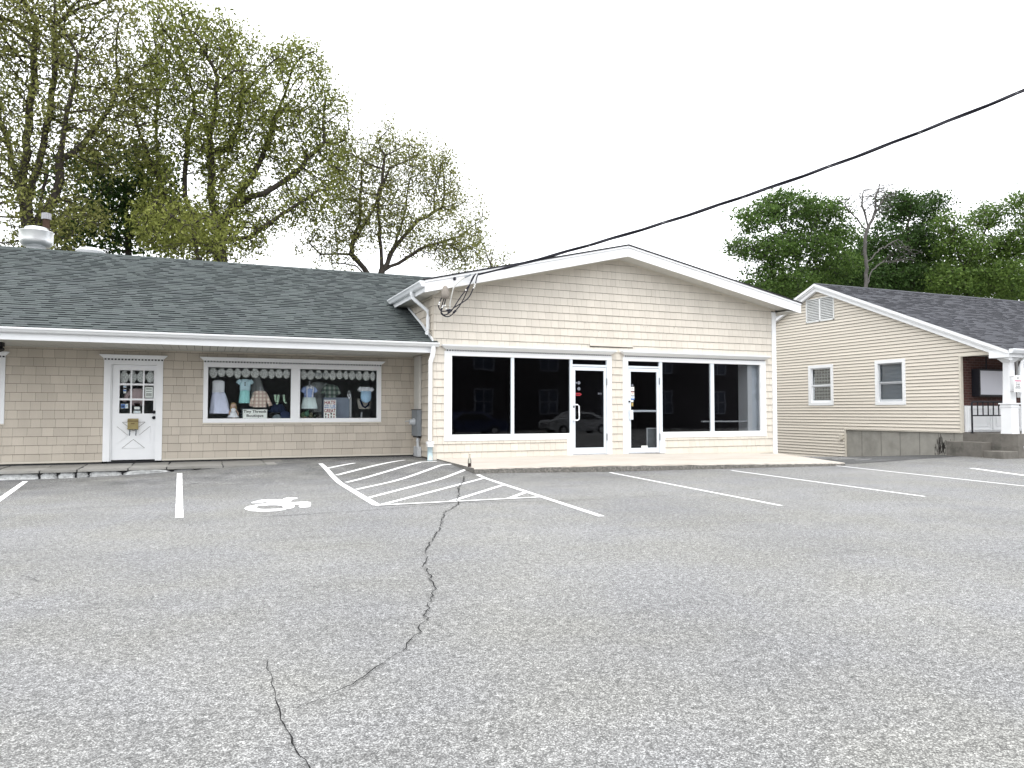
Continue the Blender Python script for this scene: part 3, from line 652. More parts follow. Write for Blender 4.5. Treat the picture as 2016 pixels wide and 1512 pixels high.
W0 = display_window(-5.2, -3.69, 1.0, 2.33, [(-5.1, -3.785)], 1.092, 2.228)
crown(low, -5.2, -3.69, 2.332, 2.43, LY - .018, .10, .07)
# interior of the low shop
mb = MB(); ix0, ix1, iy1 = -6, 4.6, 22.0
mb.poly([(ix0, iy1, .2), (ix1, iy1, .2), (ix1, iy1, 2.6), (ix0, iy1, 2.6)]); mb.poly([(ix0, LY + .12, .2), (ix0, iy1, .2), (ix0, iy1, 2.6), (ix0, LY + .12, 2.6)]); mb.poly([(ix1, LY + .12, .2), (ix1, iy1, .2), (ix1, iy1, 2.6), (ix1, LY + .12, 2.6)])
mb.poly([(ix0, LY + .12, 2.6), (ix1, LY + .12, 2.6), (ix1, iy1, 2.6), (ix0, iy1, 2.6)]); mb.poly([(ix0, LY + .12, .2), (ix1, LY + .12, .2), (ix1, iy1, .2), (ix0, iy1, .2)], 1)
# walls behind the facade closing the room, and the display shelf under the windows
mb.box((-.0, LY + .055, 1.00), (3.9, LY + .75, 1.075), 2)
mb.build('shop_interior', [ROOMG, ROOMD, mat('display_shelf', (.12, .08, .05), .7)], low)

# things on the roof
fcx, fcy = -4.02, 22.0
fan = thing('exhaust_fan', 'round spun metal exhaust fan rising behind the green roof ridge', 'roof vent', (fcx, fcy, 4.9))
def lathe(prof, cx, cy, n=32):
    m_ = MB(); k = 0
    for i, (r, z) in enumerate(prof):
        for j in range(n): q = 2 * math.pi * j / n; m_.v.append((cx + r * math.cos(q), cy + r * math.sin(q), z))
    for i in range(len(prof) - 1):
        for j in range(n):
            jj = (j + 1) % n; m_.f.append((i * n + j, i * n + jj, (i + 1) * n + jj, (i + 1) * n + j)); m_.m.append(0); m_.r.append(.5)
    return m_
lathe([(.21, 5.02), (.215, 5.44), (.235, 5.45)], fcx, fcy).build('base', WHITE2, fan, smooth=True)
lathe([(.235, 5.45), (.30, 5.46), (.355, 5.52), (.375, 5.60), (.375, 5.80), (.395, 5.83), (.395, 5.84), (.36, 5.85), (.30, 5.855)], fcx, fcy).build('bowl', STEEL, fan, smooth=True)
lathe([(.26, 5.85), (.26, 5.93), (.24, 5.945), (.02, 5.97)], fcx, fcy).build('cap', GALV, fan, smooth=True)
flx, fly, _ = onY(91, 440, 22.8)
fl = thing('flue_pipe', 'rusty flue pipe with a ribbed metal cap behind the exhaust fan', 'chimney pipe', (flx, fly, 4.8))
m_ = MB(); m_.tube([(flx, fly, 4.7), (flx, fly, 6.35)], .085, 14); m_.build('pipe', RUST, fl, smooth=True)
m_ = MB(); n = 28
for j in range(n):
    q0, q1 = 2 * math.pi * j / n, 2 * math.pi * (j + 1) / n; r0, r1 = (.115, .10) if j % 2 else (.10, .115)
    a = (flx + r0 * math.cos(q0), fly + r0 * math.sin(q0)); b = (flx + r1 * math.cos(q1), fly + r1 * math.sin(q1))
    m_.poly([(*a, 6.36), (*b, 6.36), (*b, 6.52), (*a, 6.52)]); m_.poly([(*a, 6.52), (*b, 6.52), (flx, fly, 6.55)])
m_.build('cap', mat('dull_zinc', (.34, .34, .36), .5, .1, 8, metal=.3), fl)
sx, sy_, _ = onY(178, 497, 22.0)
tag(lathe([(.20, 5.0), (.20, 5.30), (.345, 5.42), (.34, 5.44), (.27, 5.495), (.14, 5.53), (.01, 5.54)], sx, sy_).build('dome_vent', WHITE2, smooth=True, org=(sx, sy_, 5.0)), 'low white dome vent just showing above the green roof ridge', 'roof vent')
# soffit lamp at the left edge
m_ = MB(); lx, ly_, lz = onY(1, 674, 16.9); m_.box((lx - .12, 16.8, 2.50), (lx + .05, 17.0, 2.578)); m_.tube([(lx - .03, 16.9, 2.50), (lx + .02, 16.88, 2.42)], [.05, .065], 10)
tag(m_.build('soffit_lamp', DARK, org=(lx, 16.9, 2.578)), 'small dark lamp under the white eave at the left edge', 'lamp')

# ---- things on and behind the shop door
mbx = thing('mailbox', 'small brass wall mailbox with paper hooks on the white shop door', 'mailbox', (-1.385, DY - .012, .88))
m_ = MB(); x0, x1 = -1.485, -1.285
m_.prism([(x0, DY - .014, .86), (x0, DY - .085, .875), (x0, DY - .095, 1.04), (x0, DY - .06, 1.085), (x0, DY - .014, 1.10)], (x1 - x0, 0, 0)); m_.box((x0 - .008, DY - .10, .875), (x1 + .008, DY - .088, .895)); bevel(m_.build('body', BRASS, mbx))
m_ = MB(); m_.box((x0 - .006, DY - .104, 1.035), (x1 + .006, DY - .096, 1.055)); m_.box((-1.42, DY - .106, .985), (-1.35, DY - .098, 1.005)); m_.build('flap', mat('dark_brass', (.16, .11, .05), .5), mbx)
for hx in (-1.445, -1.325):
    m_ = MB(); m_.tube([(hx, DY - .05, .87), (hx, DY - .05, .77), (hx, DY - .075, .745), (hx, DY - .095, .775)], .011, 6); m_.build('hook', GREYM, mbx)
PAPER = mat('paper', (.86, .88, .84), .8); INK = mat('black_ink', (.02, .02, .02), .8); BLUEI = mat('blue_ink', (.10, .20, .46), .7); REDI = mat('red_ink', (.55, .10, .08), .7); SKYI = mat('light_blue_ink', (.45, .62, .80), .7); ORNI = mat('orange_ink', (.85, .38, .08), .7)
def card(name, label, x0, x1, z0, z1, Y, bands, cat='sticker', group=None, base=PAPER):
    """thin printed card facing -Y; bands = (x0,x1,z0,z1 in 0..1, material)"""
    t = thing(name, label, cat, ((x0 + x1) / 2, Y, z0), group); m_ = MB(); m_.box((x0, Y, z0), (x1, Y + .003, z1)); m_.build('card', base, t)
    for i, (a, b, c, d, mt) in enumerate(bands):
        q = MB(); q.box((x0 + (x1 - x0) * a, Y - .0015, z0 + (z1 - z0) * c), (x0 + (x1 - x0) * b, Y - .0003, z0 + (z1 - z0) * d)); q.build('print', mt, t)
    return t
ST = DY + .021
lines = [(.12, .85, .86 - .1 * i, .90 - .1 * i, INK) for i in range(8) if i not in (2, 4)]
card('notice', 'white paper notice with black lines in the right middle pane of the shop door', -1.168, -1.022, 1.545, 1.775, ST, lines, 'notice')
card('sticker', 'narrow stack of card stickers in the left middle pane of the shop door', -1.585, -1.53, 1.635, 1.795, ST, [(0, 1, .55, .75, INK), (0, 1, .25, .45, BLUEI), (.1, .9, .8, .95, SKYI)])
card('sticker', 'blue and white sticker in the lower left pane of the shop door', -1.625, -1.49, 1.315, 1.41, ST, [(.02, .62, .05, .95, BLUEI), (.12, .5, .3, .6, PAPER), (.72, .9, .2, .85, SKYI)])
card('sticker', 'card payment sticker in the lower middle pane with a red and orange mark', -1.372, -1.262, 1.27, 1.425, ST, [(.0, 1, .5, 1, INK), (.12, .52, .62, .92, REDI), (.48, .9, .6, .9, ORNI), (0, 1, 0, .18, GREYM)])
card('sticker', 'low white label at the bottom of the lower middle pane of the shop door', -1.385, -1.25, 1.213, 1.26, ST, [(.1, .9, .4, .6, SKYI)])

# ---- lace valances
def valance(name, label, x0, x1, zt, zb, n, Y, group=None, sign=None):
    m_ = MB(); rr = random.Random(n)
    ws = [rr.uniform(.7, 1.15) for _ in range(n)]; S = sum(ws); x = x0
    for w_ in ws:
        w2 = (x1 - x0) * w_ / S; cx = x + w2 / 2; k = 10
        top = zt - .004; lo = zb + rr.uniform(-.01, .02)
        arc = [(cx - math.cos(math.pi * i / k) * w2 * .5 * (1.0), lo + (1 - math.sin(math.pi * i / k) ** .8) * (zt - zb) * .62 + 0) for i in range(k + 1)]
        hole_r = w2 * .36
        # scallop body between a small arched gap at the top of each join
        upper = [(cx + w2 * .5, zt - (zt - zb) * .34), (cx + w2 * .36, zt - (zt - zb) * .26), (cx + w2 * .14, zt), (cx - w2 * .14, zt), (cx - w2 * .36, zt - (zt - zb) * .26), (cx - w2 * .5, zt - (zt - zb) * .34)]
        m_.prism([(a, Y + .008 * math.sin(a * 40), b) for a, b in arc] + [(a, Y + .008 * math.sin(a * 40), b) for a, b in upper], (0, .003, 0))
        x += w2
    return tag(m_.build(name, LACE, org=((x0 + x1) / 2, Y, zt)), label, 'valance', group)
VG = 'lace valances hanging in the shop windows'
valance('lace_valance', 'white scalloped lace valance across the left pane, above the white dress', .09, 1.82, 2.225, 2.0, 10, LY + .10, VG)
VR = valance('lace_valance', 'white scalloped lace valance across the right pane, above the romper', 2.05, 3.80, 2.215, 1.99, 11, LY + .10, VG)
valance('lace_valance', 'short lace valance behind the top panes of the shop door', -1.66, -1.0, 2.12, 1.85, 4, LY + .10, VG)
letters('lettering', 'TINY', mat('faint_lettering', (.30, .33, .34), .8), VR, 2.50, 2.075, .27, .075, lambda u, w_, d: (u, LY + .085 - d, w_))

# ---- signs in the display window
SY = LY + .045
t = thing('shop_sign', 'white sign reading Tiny Threads Boutique standing at the bottom of the left pane', 'sign', (1.06, SY, 1.094))
m_ = MB(); m_.box((.805, SY, 1.094), (1.325, SY + .006, 1.295)); m_.build('board', PAPER, t)
pf = lambda u, w_, d: (u, SY - .0006 - d, w_)
letters('lettering', 'Tiny Threads', INK, t, 1.065, 1.203, .490, .074, pf, bold=.018, depth=.002); letters('lettering', 'Boutique', INK, t, 1.065, 1.110, .36, .074, pf, bold=.018, depth=.002)
PY = LY + .05
t = thing('poster', 'white poster in red and blue capitals reading HATE WON\'T MAKE US GREAT', 'poster', (2.75, PY, 1.096))
px0, px1 = 2.585, 2.865; m_ = MB(); m_.box((px0, PY, 1.096), (px1, PY + .004, 1.52)); m_.build('sheet', PAPER, t)
pg = lambda u, w_, d: (u, PY - .0006 - d, w_); MAR = mat('maroon_ink', (.33, .05, .07), .7); c_ = (px0 + px1) / 2
letters('lettering', 'HATE', MAR, t, c_, 1.412, .255, .090, pf and pg, .02, .002); letters('lettering', "WON'T", BLUEI, t, c_ - .07, 1.368, .115, .032, pg, .02, .002); letters('lettering', 'MAKE', BLUEI, t, c_ - .07, 1.325, .115, .034, pg, .02, .002)
letters('lettering', 'US', BLUEI, t, c_ + .07, 1.318, .11, .084, pg, .02, .002); letters('lettering', 'GREAT', MAR, t, c_, 1.225, .262, .084, pg, .02, .002)
for i, (a, hh) in enumerate(((-.095, .075), (-.035, .055), (.03, .085), (.095, .07))):
    m_ = MB(); xx = c_ + a; m_.box((xx - .012, PY - .002, 1.10), (xx + .012, PY - .0004, 1.10 + hh * .55)); m_.prism([(xx - .02, PY - .002, 1.12 + hh), (xx, PY - .002, 1.10 + hh * .65), (xx + .02, PY - .002, 1.12 + hh), (xx + .01, PY - .002, 1.132 + hh), (xx, PY - .002, 1.125 + hh), (xx - .01, PY - .002, 1.132 + hh)], (0, .0015, 0)); m_.build('printed_figure', [INK, MAR][i % 2], t)

# ---- children's clothes and shop stock behind the display window
GYc = LY + .22
def gx_(u, Y=GYc): return onY(u, 770, Y)[0]
def gz_(v, Y=GYc, u=580): return onY(u, v, Y)[2]
def hanger(parent, cx, z, wd, mt, Y=GYc):
    m_ = MB(); m_.tube([(cx - wd / 2, Y, z - .055), (cx, Y, z), (cx + wd / 2, Y, z - .055)], .006, 6)
    m_.tube([(cx, Y, z), (cx, Y, z + .035), (cx + .02, Y, z + .06), (cx, Y, z + .08), (cx - .018, Y, z + .065)], .005, 6); m_.build('hanger', mt, parent)
def torso(m_, u0, u1, v0, v1, dep=.05, Y=GYc, waist=1.0, mi=0):
    x0, x1 = gx_(u0, Y), gx_(u1, Y); cx, rx = (x0 + x1) / 2, (x1 - x0) / 2; zt, zb = gz_(v0, Y), gz_(v1, Y); h = zt - zb
    m_.rings([(cx, Y, zb, rx * waist, dep), (cx, Y, zb + h * .3, rx * (.97 * waist + .03), dep * 1.05), (cx, Y, zb + h * .7, rx, dep), (cx, Y, zb + h * .9, rx * .98, dep * .8), (cx, Y, zt - h * .02, rx * .72, dep * .45), (cx, Y, zt, rx * .38, dep * .35)], 22, mi)
def sleeve(m_, a, b, r0, r1, Y=GYc, mi=0, flat=.6):
    A = (gx_(a[0], Y), Y, gz_(a[1], Y)); B = (gx_(b[0], Y), Y - .01, gz_(b[1], Y)); M_ = tuple((A[i] * .5 + B[i] * .5) + (.008 if i == 2 else 0) for i in range(3))
    m_.tube([A, M_, B], [r0, (r0 + r1) / 2 * 1.05, r1], 10, mi, flat=1)
def skirt(m_, u0, u1, ub0, ub1, v0, v1, dep=.12, Y=GYc, fold=.16, nf=9, mi=0, ph=0):
    xt0, xt1, xb0, xb1 = gx_(u0, Y), gx_(u1, Y), gx_(ub0, Y), gx_(ub1, Y); zt, zb = gz_(v0, Y), gz_(v1, Y); rows = []
    for i in range(9):
        f = i / 8; e = f ** .75; l_, r_ = xt0 + (xb0 - xt0) * e, xt1 + (xb1 - xt1) * e; rows.append(((l_ + r_) / 2, Y, zt + (zb - zt) * f, (r_ - l_) / 2, .05 + (dep - .05) * e))
    m_.rings(rows, 54, mi, True, fold, nf, ph)
WD = cloth('white_cloth', (.86, .88, .93)); WD2 = cloth('lilac_tulle', (.74, .78, .95)); AQ = cloth('aqua_cloth', (.38, .76, .75)); AQ2 = cloth('pale_aqua_cloth', (.58, .80, .88))
DEN = cloth('dark_denim', (.035, .05, .10)); GRYC = cloth('grey_cloth', (.16, .20, .22)); PALEG = cloth('pale_grey_gown', (.40, .43, .43)); NAVY = cloth('navy_cloth', (.02, .03, .06)); BLS = cloth('soft_blue_cloth', (.36, .46, .74)); MINT = cloth('mint_white_cloth', (.78, .90, .90)); BABY = cloth('baby_blue_cloth', (.46, .68, .90)); SOCK = cloth('pale_green_knit', (.55, .76, .58)); SKIN = mat('doll_skin', (.55, .38, .30), .6); HAIR = mat('blond_hair', (.34, .24, .12), .8, .2, 30); WOODG = mat('grey_blue_board', (.22, .26, .33), .7, .06)
PLA = plaid('pale_plaid', (.85, .76, .66), (.50, .30, .26), (.52, .36, .30), 12); PLD = plaid('dark_green_plaid', (.12, .17, .14), (.42, .46, .42), (.03, .04, .04), 9)
def garment(name, label, u, v0, cat): return thing(name, label, cat, (gx_(u), GYc, gz_(v0)))
t = garment('white_dress', 'long white sleeveless child\'s dress with a full lilac tulle skirt in the left pane', 430, 750, 'dress')
m_ = MB(); torso(m_, 417.5, 442, 751, 774, .055); m_.build('bodice', WD, t, smooth=True)
m_ = MB(); skirt(m_, 418, 442, 413, 455, 773, 814, .14, fold=.13, nf=8); m_.build('skirt', WD2, t, smooth=True)
hanger(t, gx_(430), gz_(749), .3, GREYM)
t = garment('aqua_dress', 'short sleeved aqua child\'s dress with three dark buttons', 481, 747, 'dress')
m_ = MB(); torso(m_, 472, 493, 748, 770, .05); sleeve(m_, (474, 751), (467.5, 757), .055, .05); sleeve(m_, (491, 751), (496, 757), .055, .05); m_.build('bodice', AQ2, t, smooth=True)
m_ = MB(); skirt(m_, 473, 492, 470.5, 492, 769, 794, .07, fold=.16, nf=11); m_.build('skirt', AQ, t, smooth=True)
m_ = MB()
for v in (755, 757.5, 760): m_.tube([(gx_(482), GYc - .048, gz_(v)), (gx_(482), GYc - .062, gz_(v))], .012, 8)
m_.build('buttons', INK, t)
t = thing('doll', 'small blond doll in a white dress standing beside the white dress', 'doll', (gx_(460), GYc - .1, 1.08))
Yd = GYc - .1; m_ = MB(); xx = gx_(460, Yd)
m_.rings([(xx - .025, Yd, 1.08, .022, .03), (xx - .025, Yd, 1.14, .018, .02)], 10); m_.rings([(xx + .035, Yd, 1.08, .022, .03), (xx + .035, Yd, 1.14, .018, .02)], 10)
m_.rings([(xx, Yd, 1.31, .02, .02), (xx, Yd - .005, 1.34, .045, .045), (xx, Yd, 1.375, .058, .055), (xx, Yd, 1.41, .05, .05), (xx, Yd, 1.435, .02, .02)], 16)
m_.tube([(xx - .05, Yd, 1.29), (xx - .085, Yd - .01, 1.22), (xx - .08, Yd - .04, 1.17)], .014, 8); m_.tube([(xx + .05, Yd, 1.29), (xx + .095, Yd - .01, 1.22), (xx + .10, Yd - .03, 1.16)], .014, 8); m_.build('body', SKIN, t, smooth=True)
m_ = MB(); m_.rings([(xx, Yd + .015, 1.30, .075, .035), (xx, Yd + .015, 1.38, .068, .05), (xx, Yd + .01, 1.43, .05, .05), (xx, Yd + .01, 1.452, .015, .02)], 16); m_.build('hair', HAIR, t, smooth=True)
m_ = MB(); m_.rings([(xx, Yd - .002, 1.325, .03, .03), (xx, Yd, 1.30, .055, .04), (xx, Yd, 1.24, .045, .04)], 16); m_.rings([(xx, Yd, 1.245, .05, .045), (xx, Yd, 1.19, .08, .07), (xx, Yd, 1.115, .125, .10)], 40, 0, True, .12, 8); m_.build('dress', WD, t, smooth=True)
t = garment('plaid_shirt', 'pale checked long sleeved shirt hanging above the boutique sign', 514, 768, 'shirt')
m_ = MB(); torso(m_, 498.5, 525, 770, 802, .06); sleeve(m_, (502, 776), (494, 800), .06, .04); sleeve(m_, (521, 776), (533, 799), .06, .04); m_.build('body', PLA, t, smooth=True)
hanger(t, gx_(512), gz_(769), .2, WD)
t = thing('tulle_gown', 'pale grey tulle gown hanging behind the aqua dress', 'dress', (gx_(507, GYc + .5), GYc + .5, gz_(745, GYc + .5)))
m_ = MB(); skirt(m_, 497, 510, 494, 522, 742, 778, .1, GYc + .5, .12, 10); m_.build('gown', PALEG, t, smooth=True)
t = garment('folded_stock', 'low pile of folded grey clothes left of the boutique sign', 488, 806, 'clothes')
m_ = MB(); rr = random.Random(4)
for i in range(4): z = 1.10 + i * .055; m_.rings([(gx_(490) + rr.uniform(-.01, .01), GYc + .1, z, .15, .12), (gx_(490), GYc + .1, z + .025, .165, .13), (gx_(490), GYc + .1, z + .05, .15, .12)], 18)
m_.build('pile', GRYC, t, smooth=True)
t = garment('sock_hanger', 'row of pale green baby socks pegged on a rail in the left pane', 551, 776, 'socks')
m_ = MB(); m_.tube([(gx_(538), GYc, gz_(777)), (gx_(561), GYc, gz_(778))], .006, 6); m_.tube([(gx_(549), GYc, gz_(777)), (gx_(549), GYc, gz_(774))], .005, 6); m_.build('rail', GREYM, t)
for u, v1, rot in ((541.5, 790, .02), (548.5, 795, -.03), (558.5, 793, .04)):
    m_ = MB(); xx = gx_(u); m_.tube([(xx, GYc, gz_(777.5)), (xx + rot * .3, GYc, gz_(v1 - 4)), (xx + rot, GYc - .01, gz_(v1)), (xx + rot + (.03 if rot > 0 else -.02), GYc - .015, gz_(v1 + .5))], [.028, .026, .024, .012], 10); m_.build('sock', SOCK, t, smooth=True)
t = garment('denim_clothes', 'dark blue denim clothes heaped right of the boutique sign', 552, 798, 'clothes')
m_ = MB(); skirt(m_, 540, 556, 527, 566, 795, 812, .12, GYc + .1, .2, 7); m_.build('jacket', NAVY, t, smooth=True)
m_ = MB(); m_.rings([(gx_(563), GYc, 1.08, .13, .12), (gx_(563), GYc, 1.15, .14, .13), (gx_(563), GYc, 1.22, .12, .1), (gx_(563), GYc, 1.25, .05, .05)], 24, 0, True, .1, 6); m_.build('jeans', DEN, t, smooth=True)
m_ = MB(); m_.rings([(gx_(545), GYc - .08, 1.08, .1, .06), (gx_(545), GYc - .08, 1.14, .09, .05), (gx_(546), GYc - .08, 1.18, .04, .03)], 18, 0, True, .2, 5); m_.build('bundle', GRYC, t, smooth=True)
# right pane
t = garment('suspender_outfit', 'boy\'s outfit of blue shirt, white suspenders and white shorts', 608, 757, 'outfit')
m_ = MB(); torso(m_, 598.5, 618, 760, 783, .05); sleeve(m_, (601, 764), (594.5, 772), .055, .05); sleeve(m_, (616, 764), (622.5, 772), .055, .05); m_.build('shirt', BLS, t, smooth=True)
m_ = MB(); zt, zb = gz_(782), gz_(804.5)
for s_, cx0, cx1 in ((-1, gx_(604), gx_(602)), (1, gx_(613), gx_(617))): m_.rings([(cx1, GYc - .01, zb, .105, .06), ((cx0 + cx1) / 2, GYc - .01, (zt + zb) / 2, .098, .062), (cx0, GYc - .01, zt, .088, .055)], 18)
m_.build('shorts', MINT, t, smooth=True)
for u0, u1 in ((603.5, 604), (616, 614)):
    m_ = MB(); m_.tube([(gx_(u0), GYc - .042, gz_(761)), (gx_(u0), GYc - .058, gz_(768)), (gx_(u1), GYc - .062, gz_(783))], .013, 6); m_.build('suspender', WD, t)
m_ = MB()
for s_ in (-1, 1): m_.prism([(gx_(609), GYc - .05, gz_(761)), (gx_(609) + s_ * .06, GYc - .045, gz_(760)), (gx_(609) + s_ * .055, GYc - .055, gz_(765.5)), (gx_(609) + s_ * .012, GYc - .06, gz_(764.5))], (0, .012, 0))
m_.build('collar', WD, t); hanger(t, gx_(609), gz_(757), .2, WD)
t = thing('grey_gown', 'long pale grey gown behind the boy\'s suspender outfit', 'dress', (gx_(628, GYc + .45), GYc + .45, gz_(752, GYc + .45)))
Yg_ = GYc + .45; m_ = MB(); torso(m_, 618, 639, 751, 776, .06, Yg_); sleeve(m_, (620, 756), (612, 762), .06, .05, Yg_); sleeve(m_, (637, 756), (646, 761), .06, .05, Yg_); m_.build('bodice', PALEG, t, smooth=True); m_ = MB(); skirt(m_, 619, 637, 614, 642, 775, 812, .12, Yg_, .14, 12); m_.build('skirt', PALEG, t, smooth=True)
t = garment('dark_plaid_shirt', 'dark green checked shirt above the poster', 651, 756, 'shirt')
m_ = MB(); torso(m_, 639.5, 663, 756, 783, .06, GYc + .12); sleeve(m_, (642, 761), (634, 775), .06, .045, GYc + .12); sleeve(m_, (660, 761), (668, 776), .06, .045, GYc + .12); m_.build('body', PLD, t, smooth=True)
t = thing('grey_cabinet', 'grey blue display cabinet behind the poster', 'cabinet', (2.95, GYc + .05, 1.08))
m_ = MB(); m_.box((gx_(638), GYc + .06, 1.08), (gx_(689), GYc + .36, gz_(782))); bevel(m_.build('body', WOODG, t)); m_ = MB(); m_.box((gx_(689.3), GYc + .05, 1.08), (gx_(693), GYc + .36, gz_(780))); m_.build('edge_board', LGREY, t)
t = garment('baby_bib', 'small white triangular bib with a dark motif on the grey cabinet', 687, 768, 'bib')
m_ = MB(); cx = gx_(687); m_.prism([(cx - .045, GYc - .02, gz_(776)), (cx + .045, GYc - .02, gz_(776)), (cx + .035, GYc - .03, gz_(780)), (cx, GYc - .035, gz_(785.5)), (cx - .035, GYc - .03, gz_(780))], (0, .015, 0)); m_.tube([(cx - .03, GYc, gz_(776)), (cx - .012, GYc, gz_(769)), (cx + .008, GYc, gz_(768)), (cx + .03, GYc, gz_(776))], .006, 6); m_.build('cloth', WD, t)
m_ = MB(); m_.tube([(cx, GYc - .03, gz_(779)), (cx, GYc - .042, gz_(779))], .016, 8); m_.build('motif', NAVY, t)
t = garment('baby_romper', 'short sleeved baby romper, pale blue with a white yoke, in the right pane', 719, 758, 'romper')
m_ = MB(); x0, x1 = gx_(710), gx_(731); cx, rx = (x0 + x1) / 2, (x1 - x0) / 2
m_.rings([(cx, GYc, gz_(792), rx * .3, .04), (cx, GYc, gz_(788.5), rx * .8, .06), (cx, GYc, gz_(782), rx, .07), (cx, GYc, gz_(768), rx, .055)], 22); m_.build('body', BABY, t, smooth=True)
m_ = MB(); m_.rings([(cx, GYc, gz_(768.5), rx * 1.01, .056), (cx, GYc, gz_(763), rx, .05), (cx, GYc, gz_(760.2), rx * .75, .03), (cx, GYc, gz_(760), rx * .4, .02)], 22); sleeve(m_, (711.5, 763), (706, 768), .05, .045); sleeve(m_, (729.5, 763), (734, 768), .05, .045); m_.build('yoke', WD, t, smooth=True)
t = thing('striped_bag', 'beige and navy cloth bag below the baby romper', 'bag', (gx_(717, GYc + .2), GYc + .2, 1.2))
Yb = GYc + .2; m_ = MB(); m_.rings([(gx_(717, Yb), Yb, gz_(805, Yb), .12, .06), (gx_(717, Yb), Yb, gz_(802, Yb), .15, .08), (gx_(717, Yb), Yb, gz_(790, Yb), .17, .07), (gx_(717, Yb), Yb, gz_(784, Yb), .165, .05)], 20); m_.build('body', mat('beige_canvas', (.42, .40, .36), .9), t, smooth=True)
m_ = MB(); m_.tube([(gx_(708, Yb), Yb - .07, gz_(786, Yb)), (gx_(713, Yb), Yb - .085, gz_(799, Yb)), (gx_(718, Yb), Yb - .088, gz_(802, Yb)), (gx_(724, Yb), Yb - .08, gz_(797, Yb)), (gx_(727, Yb), Yb - .07, gz_(787, Yb))], .022, 8); m_.build('handle', NAVY, t)
m_ = MB(); m_.tube([(gx_(712, Yb), Yb, 1.08), (gx_(712, Yb), Yb, 1.23)], .022, 10); m_.build('stand', LGREY, t)
t = thing('toy_plush', 'heap of small green and brown soft toys at the bottom left of the right pane', 'toys', (gx_(600), GYc, 1.08))
rr = random.Random(8)
for i, (u, v, r_, c) in enumerate(((596, 817, .06, (.10, .16, .09)), (604, 814, .07, (.08, .17, .12)), (612, 818, .06, (.12, .12, .08)), (620, 819, .05, (.04, .05, .04)), (600, 822, .05, (.2, .18, .12)), (630, 820, .05, (.12, .12, .11)))):
    m_ = MB(); cx, z = gx_(u), gz_(v); m_.rings([(cx, GYc, z - r_, r_ * .5, r_ * .5), (cx, GYc, z - r_ * .4, r_, r_), (cx, GYc, z + r_ * .3, r_ * .9, r_ * .9), (cx, GYc, z + r_ * .9, r_ * .3, r_ * .3)], 14); m_.rings([(cx + r_ * .4, GYc - r_ * .3, z + r_ * .5, r_ * .3, r_ * .3), (cx + r_ * .4, GYc - r_ * .3, z + r_ * 1.0, r_ * .4, r_ * .4), (cx + r_ * .4, GYc - r_ * .3, z + r_ * 1.3, r_ * .1, r_ * .1)], 10); m_.build('toy', cloth('plush_%d' % i, c), t, smooth=True)
t = thing('blouse', 'pale pink blouse hanging behind the middle pane of the shop door', 'shirt', (-1.36, LY + .25, 1.78))
m_ = MB(); Yq = LY + .25; m_.rings([(-1.33, Yq, 1.38, .16, .05), (-1.33, Yq, 1.55, .15, .055), (-1.33, Yq, 1.70, .14, .045), (-1.33, Yq, 1.74, .06, .02)], 22, 0, True, .1, 7); m_.tube([(-1.44, Yq, 1.70), (-1.53, Yq, 1.60), (-1.58, Yq, 1.46)], [.05, .05, .04], 10); m_.build('body', cloth('pale_pink_cloth', (.58, .46, .46)), t, smooth=True)

# ================================================================== GABLED SHOP
GY = 16.0; GX0, GX1 = BX, 14.52
gs = thing('gabled_shop', 'cream gabled shop with white fascia and two dark glass doors', 'building', (9.6, GY, .19))
PKX, PKZ = 9.535, 5.31; EXL, EZL, EXR, EZR = 4.40, 4.11, 14.985, 4.19       # rake line (top edge) on the front plane
def rake(x): return PKZ - (PKX - x) * (PKZ - EZL) / (PKX - EXL) if x < PKX else PKZ - (x - PKX) * (PKZ - EZR) / (EXR - PKX)
wtop = lambda u: rake(u) - .285
PG = lambda u, d, z: (u, GY - d, z)
LU = (5.0, 9.33, .19, 2.62); LB = (5.0, 8.095, .575, 2.62)
hL = (5.015, 9.33, .575, 2.62); hLd = (8.095, 9.33, 0, .575); hR = (9.655, 14.16, .575, 2.62); hRd = (9.655, 10.885, 0, .575)
hol = [hL, hLd, hR, hRd]
mb = MB(); EXPO = .1835
cladding(mb, PG, GX0, GX1 - .125, .165, 5.3, EXPO, hol, top=wtop, wmin=.11, wmax=.21, gap=.0035, butt=.017, seed=5, zoff=.14, wob=.0015)
backing(mb, PG, GX0, GX1, .05, 5.3, hol, top=(wtop, [PKX] + [4.8 + .25 * i for i in range(40)]))
# the one loose course under the old sign
mb.poly([PG(8.72, .030, 2.86), PG(9.95, .02, 2.86), PG(9.95, .004, 3.0), PG(8.72, .004, 3.0)], 0, .5); mb.poly([PG(8.72, .0, 2.86), PG(9.95, .0, 2.86), PG(9.95, .02, 2.86), PG(8.72, .030, 2.86)], 1, .5); mb.poly([PG(8.72, .022, 2.832), PG(9.95, .021, 2.838), PG(9.95, .021, 2.859), PG(8.72, .022, 2.859)], 1)  # dark underside and strip below paint the shadow of this course
# nail holes where old letters were
rr = random.Random(6)
for i in range(46):
    x = rr.uniform(8.3, 11.6); z = rr.choice([3.07, 3.10, 3.22, 3.27, 3.42]) + rr.uniform(-.025, .025); r_ = rr.uniform(.004, .008)
    q = [PG(x + r_ * math.cos(a * math.pi / 3), .0185, z + r_ * math.sin(a * math.pi / 3)) for a in range(6)]; mb.poly(q, 1)
mb.build('wall', [SHAKEG, BACK], gs)
